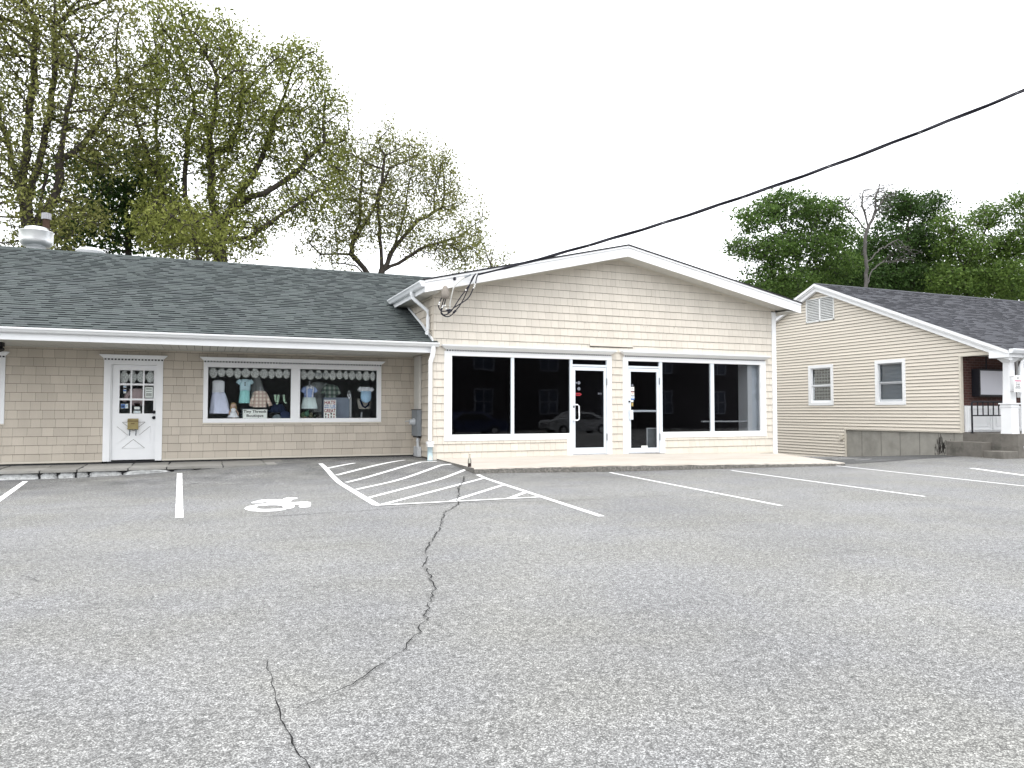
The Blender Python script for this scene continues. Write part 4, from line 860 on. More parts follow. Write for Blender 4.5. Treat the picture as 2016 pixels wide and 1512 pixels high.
# side wall towards the low roof and behind
PS = lambda u, d, z: (GX0 - d, u, z)
mb = MB(); cladding(mb, PS, GY, LY + .05, .2, 4.05, EXPO, [], top=lambda u: 4.0, wmin=.14, wmax=.26, gap=.0035, butt=.015, seed=15, zoff=.14)
cladding(mb, PS, LY + .05, 19.4, 3.2, 4.05, EXPO, [], wmin=.14, wmax=.26, gap=.0035, butt=.015, seed=16, zoff=.14)
backing(mb, PS, GY, 28, .05, 4.1, [])
mb.box((GX0 - .02, GY - .016, .16), (GX0 + .004, GY - .0005, 4.0), 0, .5)
sw = mb.build('side_wall', [SHAKE, BACK], gs)
mb = MB(); PB = lambda u, d, z: (GX1 + d, u, z)
cladding(mb, PB, GY, 28, .05, 4.05, EXPO, [], wmin=.8, wmax=1.6, gap=.004, seed=17, zoff=.14); backing(mb, PB, GY, 28, -.6, 4.1, []); mb.box((GX0, 27.9, -.6), (GX1, 28, 4.1), 0); mb.build('side_wall', [SHAKEG, BACK], gs)
mb = MB(); mb.box((GX1 - .122, GY - .03, .09), (GX1 + .014, GY + .1, 3.98)); mb.build('corner_board', WHITE, gs)
mb = MB()
for a, b in ((GX0 + .01, 5.0), (5.0, 8.09), (9.34, 9.65), (10.89, GX1 - .125)): mb.box((a, GY - .018, .12), (b, GY - .0005, .164))
mb.build('base_trim', CREAM, gs)
# roof with fascia
FYr = 15.5; mb = MB(); BKY = 28.3
def slope(x0, z0, x1, z1, y0, y1, th, mi): mb.prism([(x0, y0, z0), (x1, y0, z1), (x1, y0, z1 - th), (x0, y0, z0 - th)], (0, y1 - y0, 0), mi)
slope(EXL - .04, EZL + .021, PKX, PKZ + .03, FYr - .03, BKY, .035, 0); slope(PKX, PKZ + .03, EXR + .03, EZR + .024, FYr - .03, BKY, .035, 0)
groof = mb.build('roof', mat('dark_roof_edge', (.028, .028, .032), .85, .2, 10), gs)
mb = MB()
def board(x0, x1, o0, o1, y0, y1): mb.prism([(x0, y0, rake(x0) + o0), (x1, y0, rake(x1) + o0), (x1, y0, rake(x1) + o1), (x0, y0, rake(x0) + o1)], (0, y1 - y0, 0))
board(EXL, PKX - .003, -.052, -.268, FYr, FYr + .03); board(PKX + .003, EXR, -.052, -.268, FYr, FYr + .03)
board(EXL, PKX - .001, -.004, -.050, FYr - .018, FYr + .03); board(PKX + .001, EXR, -.004, -.050, FYr - .018, FYr + .03)
mb.box((PKX - .004, FYr - .004, PKZ - .27), (PKX + .004, FYr - .0005, PKZ - .056)); mb.build('fascia', WHITE, groof)
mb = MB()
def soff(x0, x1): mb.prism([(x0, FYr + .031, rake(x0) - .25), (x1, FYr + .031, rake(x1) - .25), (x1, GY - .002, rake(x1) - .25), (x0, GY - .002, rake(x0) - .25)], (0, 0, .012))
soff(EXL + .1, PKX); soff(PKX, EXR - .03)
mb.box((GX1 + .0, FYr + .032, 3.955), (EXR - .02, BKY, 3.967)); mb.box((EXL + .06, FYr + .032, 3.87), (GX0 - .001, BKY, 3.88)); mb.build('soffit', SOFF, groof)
mb = MB()
for a, b in ((GX0, PKX), (PKX, GX1)): mb.prism([(a, GY - .022, rake(a) - .25), (b, GY - .022, rake(b) - .25), (b, GY - .022, rake(b) - .292), (a, GY - .022, rake(a) - .292)], (0, .02, 0))
mb.build('frieze', CREAM, groof)
# left eave: fascia board and gutter running back over the low roof
mb = MB(); mb.box((EXL + .0, FYr + .031, 3.86), (EXL + .03, 19.2, 4.08)); mb.build('eave_board', WHITE, groof)
mb = MB(); mb.box((EXR - .03, FYr + .031, 3.96), (EXR - .002, BKY, 4.16)); mb.build('eave_board', WHITE, groof)
mb = MB(); prof = [(EXL - .002, 3.965), (EXL - .002, 4.09), (EXL - .12, 4.09), (EXL - .135, 4.08), (EXL - .135, 4.055), (EXL - .11, 4.03), (EXL - .085, 3.98), (EXL - .07, 3.965)]
mb.prism([(x, FYr - .02, z) for x, z in prof], (0, 18.55 - FYr, 0)); mb.build('gutter', WHITE2, groof)
mb = MB(); e = [onX(825, 588, 4.33), onX(825, 600, 4.33)]
mb.tube([(4.33, 16.35, 3.97), (4.33, 16.35, 3.90), (4.36, 16.33, 3.82), (4.58, 16.25, 3.62), (4.67, 16.22, 3.54), (4.68, 16.22, 3.38), (4.68, 16.22, 3.12), (4.66, 16.16, 3.05), (4.60, 16.04, 3.01)], .042, 8)
mb.build('roof_downspout', WHITE2, gs)

# ---- shopfront: casings, mullions, panes, doors
gz0, gz1 = .722, 2.515
def storefront(x0, x1, px, dr, side):
    """white casing around glass panes px and a glass door bay dr"""
    fr = MB(); y0, y1 = GY - .026, GY + .04
    fr.box((x0, y0, gz1), (x1, y1, 2.618))
    fr.box((x0, y0, gz1 - 2.3 + 0), (x0, y1, gz1)) if False else None
    if side == 'L':
        fr.box((x0, y0, .577), (px[0][0], y1, gz1)); fr.box((px[0][0], y0, .577), (dr[0] - .155, y1, gz0)); fr.box((dr[0] - .155, y0, .19), (dr[0] - .02, y1, gz0)); fr.box((dr[1] + .015, y0, .19), (x1, y1, gz1))
    else:
        fr.box((px[-1][1], y0, .577), (x1, y1, gz1)); fr.box((dr[1] + .155, y0, .577), (px[-1][1], y1, gz0)); fr.box((dr[1] + .02, y0, .185), (dr[1] + .155, y1, gz0)); fr.box((x0, y0, .19), (dr[0] - .015, y1, gz1))
    f = fr.build('window_casing', WHITE, gs); bevel(f)
    ya, yb = GY - .012, GY + .05; (a0, a1), (b0, b1) = px
    bars = [((a1 + .001, gz0 + .001), (b0 - .001, gz1 - .001)), ((dr[0], 2.345), (dr[1], 2.395))]
    if side == 'L': bars += [((b1 + .001, gz0 + .001), (dr[0] - .001, gz1 - .001)), ((dr[0] - .019, .192), (dr[0] - .001, gz0 - .001)), ((dr[1] + .001, .192), (dr[1] + .014, gz1 - .001))]
    else: bars += [((dr[1] + .001, gz0 + .001), (a0 - .001, gz1 - .001)), ((dr[1] + .001, .187), (dr[1] + .019, gz0 - .001)), ((dr[0] - .014, .192), (dr[0] - .001, gz1 - .001))]
    for (xa, za), (xb, zb) in bars: mu = MB(); mu.box((xa, ya, za), (xb, yb, zb)); mu.build('mullion', ALU, f)
    for a, b in px:
        q = MB(); q.box((a, GY + .028, gz0), (b, GY + .034, gz1)); q.build('pane', GLASSD, f)
        for s_ in ((a, a + .012, gz0, gz1), (b - .012, b, gz0, gz1)): pass
    q = MB(); q.box((dr[0], GY + .028, 2.396), (dr[1], GY + .034, gz1)); q.build('transom_pane', GLASSD, f)
    # aluminium door leaf
    d = MB(); z0, z1 = .215, 2.335; t = .075; yd0, yd1 = GY - .006, GY + .038
    d.box((dr[0] + .006, yd0, z0), (dr[0] + t, yd1, z1)); d.box((dr[1] - t, yd0, z0), (dr[1] - .006, yd1, z1)); d.box((dr[0] + t, yd0, z1 - .085), (dr[1] - t, yd1, z1)); d.box((dr[0] + t, yd0, z0), (dr[1] - t, yd1, z0 + .15 if side == 'L' else z0 + .115))
    D_ = d.build('door', ALU, f); bevel(D_, .003)
    q = MB(); q.box((dr[0] + t, GY + .014, z0 + .115), (dr[1] - t, GY + .020, z1 - .085)); q.build('door_pane', GLASSD, D_)
    q = MB(); q.box((dr[0], ya, .188), (dr[1], yb, .212)); q.build('threshold', GALV, f)
    for hz in (.62, 1.98) if side == 'L' else (.60, 2.02):
        q = MB(); hx = dr[1] - .004; q.tube([(hx, GY - .022, hz - .085), (hx, GY - .022, hz + .085)], .014, 8); q.build('hinge', GREYM, D_)
    return f, D_
SF1, D1 = storefront(5.0, 9.335, [(5.178, 6.636), (6.712, 8.18)], (8.25, 9.195), 'L')
SF2, D2 = storefront(9.655, 14.165, [(10.825, 12.335), (12.445, 13.985)], (9.815, 10.735), 'R')
crown(SF1, 5.03, 9.30, 2.62, 2.715, GY - .018, .12, .09, cap=True); crown(SF2, 9.69, 14.12, 2.62, 2.715, GY - .018, .12, .09, cap=True)
# pull handle and push bar
m_ = MB(); hx = 8.262; m_.tube([(hx, GY - .008, 1.41), (hx, GY - .07, 1.41), (hx + .08, GY - .085, 1.41), (hx + .12, GY - .085, 1.38), (hx + .125, GY - .085, 1.15), (hx + .12, GY - .085, 1.06), (hx + .08, GY - .085, 1.035), (hx, GY - .07, 1.035), (hx, GY - .008, 1.035)], .016, 8); m_.box((hx - .012, GY - .022, 1.02), (hx + .032, GY - .007, 1.43)); m_.build('pull_handle', WHITE2, D1)
m_ = MB(); m_.tube([(8.275, GY - .007, 1.36), (8.275, GY - .03, 1.36)], .022, 12); m_.build('lock', BLACKM, D1)
m_ = MB(); m_.box((9.835, GY - .05, 1.045), (9.93, GY - .007, 1.285)); m_.box((9.93, GY + .022, 1.235), (10.655, GY + .06, 1.285)); m_.build('push_bar', ALU, D2)
m_ = MB(); m_.tube([(9.84, GY - .007, 1.495), (9.84, GY - .03, 1.495)], .022, 12); m_.build('lock', BLACKM, D2)
# stickers on the glass doors
def dot(name, label, x, z, r_, mt, Y, mt2=None):
    m_ = MB(); m_.tube([(x, Y, z), (x, Y - .003, z)], r_, 18); o = tag(m_.build(name, mt, org=(x, Y, z)), label, 'sticker')
    return o
YS = GY + .011
DIM = mat('faded_sticker', (.16, .17, .2), .6); DIMR = mat('red_sticker', (.30, .02, .03), .6)
dot('sticker', 'larger faded round sticker, upper of two, on the left glass door', 8.43, 1.945, .04, DIM, YS); dot('sticker', 'faded round sticker just above the red arrow sticker on the left glass door', 8.43, 1.80, .042, DIM, YS)
dot('sticker', 'tiny round sticker beside the larger faded one on the left glass door', 8.36, 1.945, .022, DIM, YS)
t = thing('arrow_sticker', 'red arrow sticker pointing right on the left glass door', 'sticker', (8.43, YS, 1.66)); m_ = MB(); m_.prism([(8.34, YS, 1.70), (8.46, YS, 1.70), (8.51, YS, 1.665), (8.46, YS, 1.63), (8.34, YS, 1.63)], (0, -.003, 0)); m_.build('sheet', DIMR, t)
m_ = MB(); m_.box((8.355, YS - .0045, 1.657), (8.47, YS - .0032, 1.673)); m_.build('print', DARK, t)
t = thing('avenue_decal', 'pale letters AVE on the right side of the left glass door', 'lettering', (9.03, YS, 1.68)); letters('lettering', 'AVE', DIM, t, 9.01, 1.665, .11, .045, lambda u, w_, d: (2 * 9.01 - u, YS - d, w_), .01, .002)
dot('sticker', 'dim round sticker on the right glass door, topmost of the column of stickers', 9.945, 1.905, .03, DIM, YS)
card('sticker', 'white square sticker with a grey mark, second from the top on the right glass door', 9.90, 9.995, 1.76, 1.865, YS - .003, [(.2, .8, .45, .62, GREYM)])
card('sticker', 'beige and maroon sticker in the middle of the column on the right glass door', 9.90, 9.995, 1.66, 1.745, YS - .003, [(0, 1, .8, 1, MAR), (.2, .85, .2, .7, mat('beige_print', (.6, .5, .42), .7))])
card('sticker', 'blue and white sticker in the column on the right glass door', 9.90, 10.0, 1.545, 1.645, YS - .003, [(0, 1, 0, .35, BLUEI), (.1, .9, .55, .8, BLUEI)])
card('sticker', 'small pale sticker just above the gold one on the right glass door', 9.90, 9.97, 1.485, 1.535, YS - .003, [(.1, .9, .2, .5, SKYI)])
card('sticker', 'gold shield sticker at the bottom of the column on the right glass door', 9.905, 9.97, 1.375, 1.475, YS - .003, [(.2, .8, .2, .8, mat('gold_print', (.40, .30, .10), .5))], base=mat('gold_base', (.20, .15, .07), .6))
card('notice', 'small white label at the bottom of the right glass door', 10.20, 10.38, .335, .385, YS - .003, [(.15, .85, .3, .7, mat('pale_print', (.45, .48, .5), .7))], 'notice')
# dark interior with a white pillar, a window ledge and a grey panel behind the right door
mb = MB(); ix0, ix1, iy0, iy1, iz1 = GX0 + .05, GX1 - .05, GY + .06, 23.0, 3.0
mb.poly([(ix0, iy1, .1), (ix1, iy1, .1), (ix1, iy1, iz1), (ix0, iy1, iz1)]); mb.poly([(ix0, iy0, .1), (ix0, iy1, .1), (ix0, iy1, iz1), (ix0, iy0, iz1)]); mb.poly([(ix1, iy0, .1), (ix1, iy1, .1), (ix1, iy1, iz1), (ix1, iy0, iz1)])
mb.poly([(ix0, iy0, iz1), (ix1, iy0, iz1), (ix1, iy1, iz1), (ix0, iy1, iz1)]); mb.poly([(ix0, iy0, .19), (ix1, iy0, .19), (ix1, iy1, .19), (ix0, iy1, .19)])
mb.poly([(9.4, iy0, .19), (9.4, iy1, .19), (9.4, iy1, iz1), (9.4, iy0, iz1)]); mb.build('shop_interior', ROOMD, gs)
mb = MB(); mb.box((13.66, GY + .12, .2), (13.81, GY + .5, 2.95)); mb.box((13.82, GY + .16, .2), (14.38, GY + .30, 2.95), 1); mb.build('pillar', [WHITE2, mat('pale_blue_wall', (.74, .80, .86), .8, .15, 5)], gs)
mb = MB(); mb.box((12.2, GY + .16, .965), (13.65, GY + .24, 1.0)); mb.build('ledge', LGREY, gs)
mb = MB(); mb.frame(10.45, 10.85, .22, .83, .03, GY + .15, GY + .18); mb.box((10.48, GY + .16, .25), (10.82, GY + .17, .80), 1); mb.build('inner_panel', [LGREY, mat('panel_grey', (.12, .14, .15), .7)], gs)

# ---- meter box and conduit on the side wall (x = BX plane)
mx_ = BX - .018
mt = thing('electric_meter', 'grey electric meter box with white trunking above on the side wall by the downspout', 'meter', (mx_, 17.1, .19))
y0, y1 = 16.87, 17.40
m_ = MB(); m_.box((mx_ - .10, y0, .67), (mx_, y1, 1.29)); bevel(m_.build('box', GREYM, mt)); m_ = MB(); m_.box((mx_ - .11, y0 - .005, 1.285), (mx_, y1 + .01, 1.30)); m_.box((mx_ - .075, y0 + .05, .63), (mx_, y1 - .05, .668)); m_.build('lid', BLACKM, mt)
m_ = MB(); m_.tube([(mx_ - .10, 17.13, 1.0), (mx_ - .14, 17.13, 1.0), (mx_ - .145, 17.13, 1.0), (mx_ - .22, 17.13, 1.0)], [.085, .085, .075, .06], 18); m_.tube([(mx_ - .20, 17.15, 1.02), (mx_ - .30, 17.15, 1.02), (mx_ - .32, 17.15, 1.0)], .012, 6); m_.build('meter_dial', LGREY, mt)
m_ = MB(); m_.box((mx_ - .06, 16.90, 1.302), (mx_ - .0, 17.12, 2.56)); m_.box((mx_ - .045, 17.125, 1.302), (mx_, 17.40, 2.56)); m_.build('trunking', mat('off_white_trunking', (.52, .51, .48), .5, .04), mt)
m_ = MB(); m_.tube([(mx_ - .05, 17.0, .63), (mx_ - .05, 17.0, .42)], .035, 10); m_.tube([(mx_ - .05, 17.0, .60), (mx_ - .05, 17.0, .54)], .045, 10); m_.build('conduit', LGREY, mt)
m_ = MB(); m_.box((mx_ - .09, 16.88, .185), (mx_, 17.25, .42)); bevel(m_.build('base_box', LGREY, mt))
# ---- weatherhead and service wires
wy = 15.40; wx, _, wz0 = onY(876.5, 589, wy); wz1 = onY(876.5, 562, wy)[2]; hz = wz1 - wz0
wh = thing('weatherhead', 'weathered grey service head below the left end of the white fascia', 'service head', (wx, wy, wz0))
lathe([(.02, wz0), (.075, wz0 + hz * .05), (.094, wz0 + hz * .22), (.090, wz0 + hz * .42), (.075, wz0 + hz * .66), (.050, wz0 + hz * .88), (.025, wz0 + hz * .97), (.005, wz1)], wx, wy, 18).build('hood', WHEAD, wh, smooth=True)
m_ = MB(); m_.tube([(wx, wy, wz0 + hz * .75), (wx, FYr - .001, wz0 + hz * .75)], .03, 10); m_.build('bracket', GREYM, wh)
def pp(u, v, Y=15.80): return onY(u, v, Y)
def smooth_path(P, n=6):
    out = []; P = [Vector(p) for p in P]
    for i in range(len(P) - 1):
        p0, p1, p2, p3 = P[max(i - 1, 0)], P[i], P[i + 1], P[min(i + 2, len(P) - 1)]
        for k in range(n):
            t = k / n; out.append(.5 * ((2 * p1) + (-p0 + p2) * t + (2 * p0 - 5 * p1 + 4 * p2 - p3) * t * t + (-p0 + 3 * p1 - 3 * p2 + p3) * t ** 3))
    out.append(P[-1]); return out
def zz(x, y): return (860 + x * .07937, 520 + y * .07937)
tips = pp(*zz(960, 235), 15.46), pp(*zz(1040, 225), 15.46)
loops = [[(130, 820), (60, 960), (45, 1060), (110, 1160), (230, 1165), (340, 1150), (420, 1080), (560, 860), (720, 640), (860, 430), (960, 235)],
         [(180, 840), (140, 980), (105, 1120), (130, 1220), (200, 1265), (330, 1190), (430, 1080), (620, 960), (790, 830), (910, 590), (960, 480), (990, 330), (1040, 225)],
         [(225, 840), (180, 1010), (110, 1160), (120, 1240), (230, 1300), (340, 1280), (430, 1190), (560, 1040), (680, 830), (790, 570), (890, 330), (970, 240)]]
for L_ in loops:
    m_ = MB(); n_ = len(L_); m_.tube(smooth_path([pp(*zz(*p), 15.42) for i, p in enumerate(L_)]), .0125, 7); m_.build('wire', CABLE, wh, smooth=True)
m_ = MB(); m_.tube(smooth_path([pp(*zz(*p), Y) for p, Y in (((325, 1115), 15.42), ((330, 960), 15.42), ((370, 760), 15.43), ((430, 560), 15.44), ((540, 440), 15.45), ((690, 330), 15.45), ((830, 270), 15.45))]), .014, 7); m_.build('neutral_wire', GREYC, wh, smooth=True)
m_ = MB(); m_.tube([pp(*zz(690, 330), 15.45), pp(*zz(840, 262), 15.45)], .018, 8)
m_.build('connector', GREYM, wh)
m_ = MB()
for q in ((715, 645), (945, 500), (932, 545), (912, 590), (62, 955), (52, 1000), (148, 1040), (128, 1075), (200, 1030), (225, 1110)):
    a = Vector(pp(*zz(*q), 15.41)); m_.tube([a + Vector((-.004, -.012, -.014)), a + Vector((.004, -.012, .014))], .016, 8)
m_.build('tape_mark', TAPE, wh)
m_ = MB()
for a, b in (((240, 1150), (330, 1140)), ((280, 1210), (370, 1140)), ((410, 1210), (470, 1150))): m_.tube([pp(*zz(*a), 15.41), pp(*zz(*b), 15.41)], .026, 8)
m_.build('splice', CABLE, wh)
m_ = MB(); cx, cy_, cz = pp(*zz(440, 365), 15.45); m_.tube([(cx, FYr, cz + .04), (cx, cy_, cz)], .010, 6); m_.tube([(cx + .035 * math.cos(q * .6), cy_ - .01, cz + .035 * math.sin(q * .6)) for q in range(11)], .008, 6); m_.tube([(cx - .01, cy_, cz - .005), (cx - .01, cy_ - .03, cz - .005)], .028, 10); m_.build('insulator', CABLE, wh)
# overhead cable: three twisted strands running to a pole outside the photo
P0 = Vector(onY(942, 539, 15.45)); P1 = Vector(onY(2016, 177, 8.5)); dirh = (P1 - P0); dirh.z = 0
wp = []
def on_vertical(u, v):          # intersect a pixel ray with the vertical plane that holds the cable
    d = Vector(ray(u, v)); n_ = Vector((-dirh.y, dirh.x, 0)); o_ = Vector((0, 0, CZ)); t = (P0 - o_).dot(n_) / d.dot(n_); return o_ + d * t
for u, v in ((942, 539), (1000, 526), (1060, 512), (1160, 483), (1245, 460), (1330, 431), (1400, 405), (1500, 375), (1627, 330), (1735, 289), (1870, 239), (2016, 177)): wp.append(on_vertical(u, v))
sm = [(p - P0).dot(dirh.normalized()) for p in wp]; cf = np.polyfit(sm, [p.z for p in wp], 2); dn = dirh.normalized()
far = (P1 - P0).dot(dn)
path = []
for i in range(140):
    s_ = (far + 11) * i / 139; path.append(P0 + dn * s_ + Vector((0, 0, float(np.polyval(cf, s_)) - P0.z)))
oc = thing('overhead_cable', 'black twisted overhead service cable rising to the right across the white sky', 'cable', tuple(P0))
for k in range(3):
    pts = []
    for i, p in enumerate(path):
        a = i * .31 + k * 2.094; r_ = .020 if i > 3 else .006; pts.append(p + Vector((math.cos(a) * r_, math.cos(a) * r_ * .5, math.sin(a) * r_)))
    m_ = MB(); m_.tube(pts, .017 if k else .012, 6); m_.build('strand', CABLE, oc, smooth=True)
# ---- bottle on the pavement
bx_, by_, _ = onY(924.5, 921, 14.02); bz = .13
bt = thing('bottle', 'clear glass bottle with a little dark red liquid standing on the pavement edge', 'bottle', (bx_, by_, bz))
bg_ = glass('bottle_glass', (.86, .88, .86), 1.4)
lathe([(.005, bz), (.032, bz + .002), (.035, bz + .02), (.035, bz + .13), (.028, bz + .165), (.014, bz + .20), (.012, bz + .255), (.015, bz + .258), (.015, bz + .268), (.011, bz + .27)], bx_, by_, 20).build('glass', bg_, bt, smooth=True)
lathe([(.004, bz + .006), (.030, bz + .008), (.032, bz + .02), (.032, bz + .085), (.004, bz + .086)], bx_, by_, 20).build('liquid', mat('red_wine', (.05, .006, .008), .2), bt, smooth=True)

# ================================================================== HOUSE ON THE RIGHT
HX = 20.0; HE = 13.25; HRY = 19.83; HRZ = 5.70; HSL = .425
hs_ = thing('clapboard_house', 'cream clapboard house with a dark grey roof and brick porch', 'building', (HX, 14.6, .6))
hr = lambda y: HRZ - abs(y - HRY) * HSL
PH = lambda u, d, z: (HX - d, u, z)
wA = (16.39, 17.51, 1.452, 2.885); wB = (19.23, 20.36, 1.458, 2.88); vent = (19.14, 20.42, 4.41, 5.25)
porch = (13.0, 14.60, -2, 2.85); conc = (14.0, 18.745, -2, .652)
mb = MB(); hol = [wA, wB, vent, porch, conc]
cladding(mb, PH, 13.3, 26.3, -.9, 5.7, .1035, hol, top=lambda u: hr(u) - .20, wmin=3.0, wmax=4.4, gap=.0015, butt=.028, seed=31, zoff=.652, slot=.014)
backing(mb, PH, 13.3, 26.3, -.9, 5.7, hol, top=(lambda u: hr(u) - .2, [HRY] + [13.3 + .5 * i for i in range(26)]))
mb.build('wall', [CLAP, BACK], hs_)
mb = MB(); mb.box((HX - .035, 14.57, .63), (HX + .06, 14.63, 2.85)); mb.box((HX - .035, 13.3, 2.815), (HX + .06, 14.57, 2.85)); mb.box((HX - .035, 18.73, -.9), (HX + .02, 18.765, .66)); mb.box((HX - .028, 14.6, .632), (HX + .01, 18.73, .655)); mb.build('corner_trim', CREAM, hs_)
# foundation
mb = MB(); mb.box((HX + .015, 13.3, -.9), (HX + .3, 18.73, .628))
for y in (18.1, 17.35, 16.65, 15.97, 15.35, 14.85): mb.box((HX + .009, y - .006, -.6), (HX + .014, y + .006, .62), 1)
mb.build('foundation', [FOUND, mat('form_line', (.14, .13, .12), .9)], hs_)
mb = MB(); rr = random.Random(2)
for i in range(70): y = 15.27 + rr.gauss(0, .085); z = rr.uniform(-.05, .35); mb.box((HX + .0105, y - .004, z), (HX + .0125, y + rr.uniform(.004, .014), min(.6, z + rr.uniform(.05, .25))))
mb.build('water_stain', mat('damp_stain', (.055, .05, .045), .9, .3, 20), hs_)
# roof
HSL_ = math.hypot(1, HSL); Sfr = (HRY - 13.05) * HSL_; c2, s2 = 1 / HSL_, HSL / HSL_
PHR = lambda x, s, d: (x, 13.05 + s * c2 - d * s2, hr(13.05) + .05 + s * s2 + d * c2)
mb = MB(); shingles(mb, PHR, lambda s: HX - .22, lambda s: 36.0, Sfr, exp=.14, wmin=.14, wmax=.34, seed=8, lift=.006)
mb.poly([PHR(HX - .22, 0, 0), PHR(36, 0, 0), PHR(36, Sfr, 0), PHR(HX - .22, Sfr, 0)], 0, .2)
mb.poly([(HX - .22, HRY, HRZ + .05), (36, HRY, HRZ + .05), (36, 26.6, hr(26.6) + .05), (HX - .22, 26.6, hr(26.6) + .05)], 0, .4)
for i in range(46): x0 = HX - .2 + i * .34; mb.prism([(x0, HRY - .14, HRZ + .005), (x0, HRY, HRZ + .072), (x0, HRY + .14, HRZ + .005)], (.33, 0, 0), 0, .75)
hroof = mb.build('roof', [GREY], hs_)
mb = MB()
def rb(o0, o1, x0, x1, ya=13.1, yb=26.5):
    for a, b in ((ya, HRY - .001), (HRY + .001, yb)): mb.prism([(x0, a, hr(a) + o0), (x0, b, hr(b) + o0), (x0, b, hr(b) + o1), (x0, a, hr(a) + o1)], (x1 - x0, 0, 0))
rb(.045, -.045, HX - .235, HX - .12); rb(-.047, -.095, HX - .20, HX - .12); rb(-.097, -.215, HX - .16, HX - .03)
mb.box((HX - .21, 13.06, 2.70), (HX + .4, 13.62, 2.88)); mb.box((HX + .4, 13.2, 2.72), (36, 13.3, 2.88)); mb.build('rake_trim', WHITE, hroof)
mb = MB(); mb.prism([(HX - .24, y, z) for y, z in ((13.05, 2.80), (13.05, 2.915), (12.93, 2.915), (12.915, 2.90), (12.93, 2.86), (12.97, 2.80))], (16.2, 0, 0)); hg = mb.build('gutter', WHITE2, hroof)
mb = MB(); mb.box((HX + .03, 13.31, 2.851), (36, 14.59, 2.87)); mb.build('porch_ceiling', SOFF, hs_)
# louvre vent
lv = MB(); y0, y1, z0, z1 = vent
for a, b in ((y0, y0 + .04), (y1 - .04, y1), ((y0 + y1) / 2 - .03, (y0 + y1) / 2 + .03)): lv.box((HX - .04, a, z0), (HX + .02, b, z1))
lv.box((HX - .04, y0, z1 - .035), (HX + .02, y1, z1)) ; lv.box((HX - .04, y0, z0), (HX + .02, y1, z0 + .035))
n = 13
for i in range(n):
    z = z0 + .04 + (z1 - z0 - .08) * (i + .5) / n; lv.prism([(HX - .036, y0 + .04, z - .022), (HX - .030, y0 + .04, z - .030), (HX + .02, y0 + .04, z + .018), (HX + .014, y0 + .04, z + .024)], (0, y1 - y0 - .08, 0))
vn = lv.build('louvre_vent', mat('pale_vinyl', (.74, .75, .74), .5), hs_); m_ = MB(); m_.box((HX + .03, y0, z0), (HX + .04, y1, z1)); m_.build('backing', DARK, vn)
# double-hung windows
def sash(hole, drk, frm, lbl=None):
    y0, y1, z0, z1 = hole; t = .11; f = MB()
    def fx(ya, yb, za, zb, xa, xb, mi=0): f.box((HX + xa, ya, za), (HX + xb, yb, zb), mi)
    fx(y0, y1, z1 - t, z1, -.035, .06); fx(y0, y1, z0, z0 + t, -.035, .06); fx(y0, y0 + t, z0 + t, z1 - t, -.035, .06); fx(y1 - t, y1, z0 + t, z1 - t, -.035, .06)
    o = f.build('window', WHITE, hs_); bevel(o)
    a, b, c, d = y0 + t, y1 - t, z0 + t, z1 - t; zm = (c + d) / 2 - .02
    s = MB()
    for (p, q, xa) in ((zm, d, .015), (c, zm, .035)):
        s.box((HX + xa, a, q - .035), (HX + xa + .018, b, q)); s.box((HX + xa, a, p), (HX + xa + .018, b, p + (.04 if p == zm else .07))); s.box((HX + xa, a, p + .07), (HX + xa + .018, a + .05, q - .035)); s.box((HX + xa, b - .05, p + .07), (HX + xa + .018, b, q - .035))
    s.build('sash', frm, o)
    g_ = MB(); g_.box((HX + .06, a, c), (HX + .064, b, d)); g_.build('pane', GLASSH, o)
    m_ = MB()
    if drk == 'grid':
        ny, nz = 7, 11
        for i in range(ny + 1): yy = a + (b - a) * i / ny; m_.box((HX + .10, yy - .022, c), (HX + .103, yy + .022, d))
        for i in range(nz + 1): zz_ = c + (d - c) * i / nz; m_.box((HX + .104, a, zz_ - .022), (HX + .107, b, zz_ + .022))
        m_.build('mesh_curtain', mat('checked_curtain', (.46, .47, .45), .9), o)
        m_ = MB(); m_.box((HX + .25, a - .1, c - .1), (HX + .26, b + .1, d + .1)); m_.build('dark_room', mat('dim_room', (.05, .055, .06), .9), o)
    else:
        m_.box((HX + .12, a - .05, c - .05), (HX + .125, b + .05, d + .05)); m_.build('blind', mat('grey_blind', (.22, .245, .28), .8, .06, 2), o)
sash(wB, 'grid', WHITE2); sash(wA, 'blind', LGREY)
# brick front, panels, porch
mb = MB(); mb.box((HX + .02, 14.6, .64), (36, 14.8, 2.85)); mb.build('brick_wall', BRICK, hs_)
mb = MB(); mb.box((HX + .105, 14.56, .66), (30, 14.599, 1.41))
for i in range(6):
    x0 = HX + .22 + i * 1.02; mb.frame(x0, x0 + .98, .70, 1.36, .045, 14.535, 14.559); mb.frame(x0 + .16, x0 + .82, .82, 1.27, .018, 14.545, 14.559)
mb.build('panelling', WHITE, hs_)
pw = MB(); pw.frame(22.35, 24.6, 1.66, 2.84, .09, 14.55, 14.599); pwo = pw.build('window', WHITE, hs_); m_ = MB(); m_.box((22.44, 14.57, 1.75), (24.51, 14.58, 2.75)); m_.build('pane', GLASSH, pwo); m_ = MB(); m_.box((22.44, 14.59, 1.75), (24.51, 14.598, 2.3)); m_.build('blind', mat('pale_blind', (.40, .40, .36), .8), pwo)
mb = MB(); mb.box((HX - .03, 13.0, -.3), (36, 14.55, .645)); mb.build('porch_slab', STEPC, hs_)
st = MB(); st.box((HX - .42, 13.72, -.3), (HX - .031, 14.78, .405)); bevel(st.build('step', STEPC, hs_), .012)
st = MB(); st.box((HX - .62, 13.0, -.3), (HX - .031, 13.55, .19)); bevel(st.build('step', STEPC, hs_), .012)
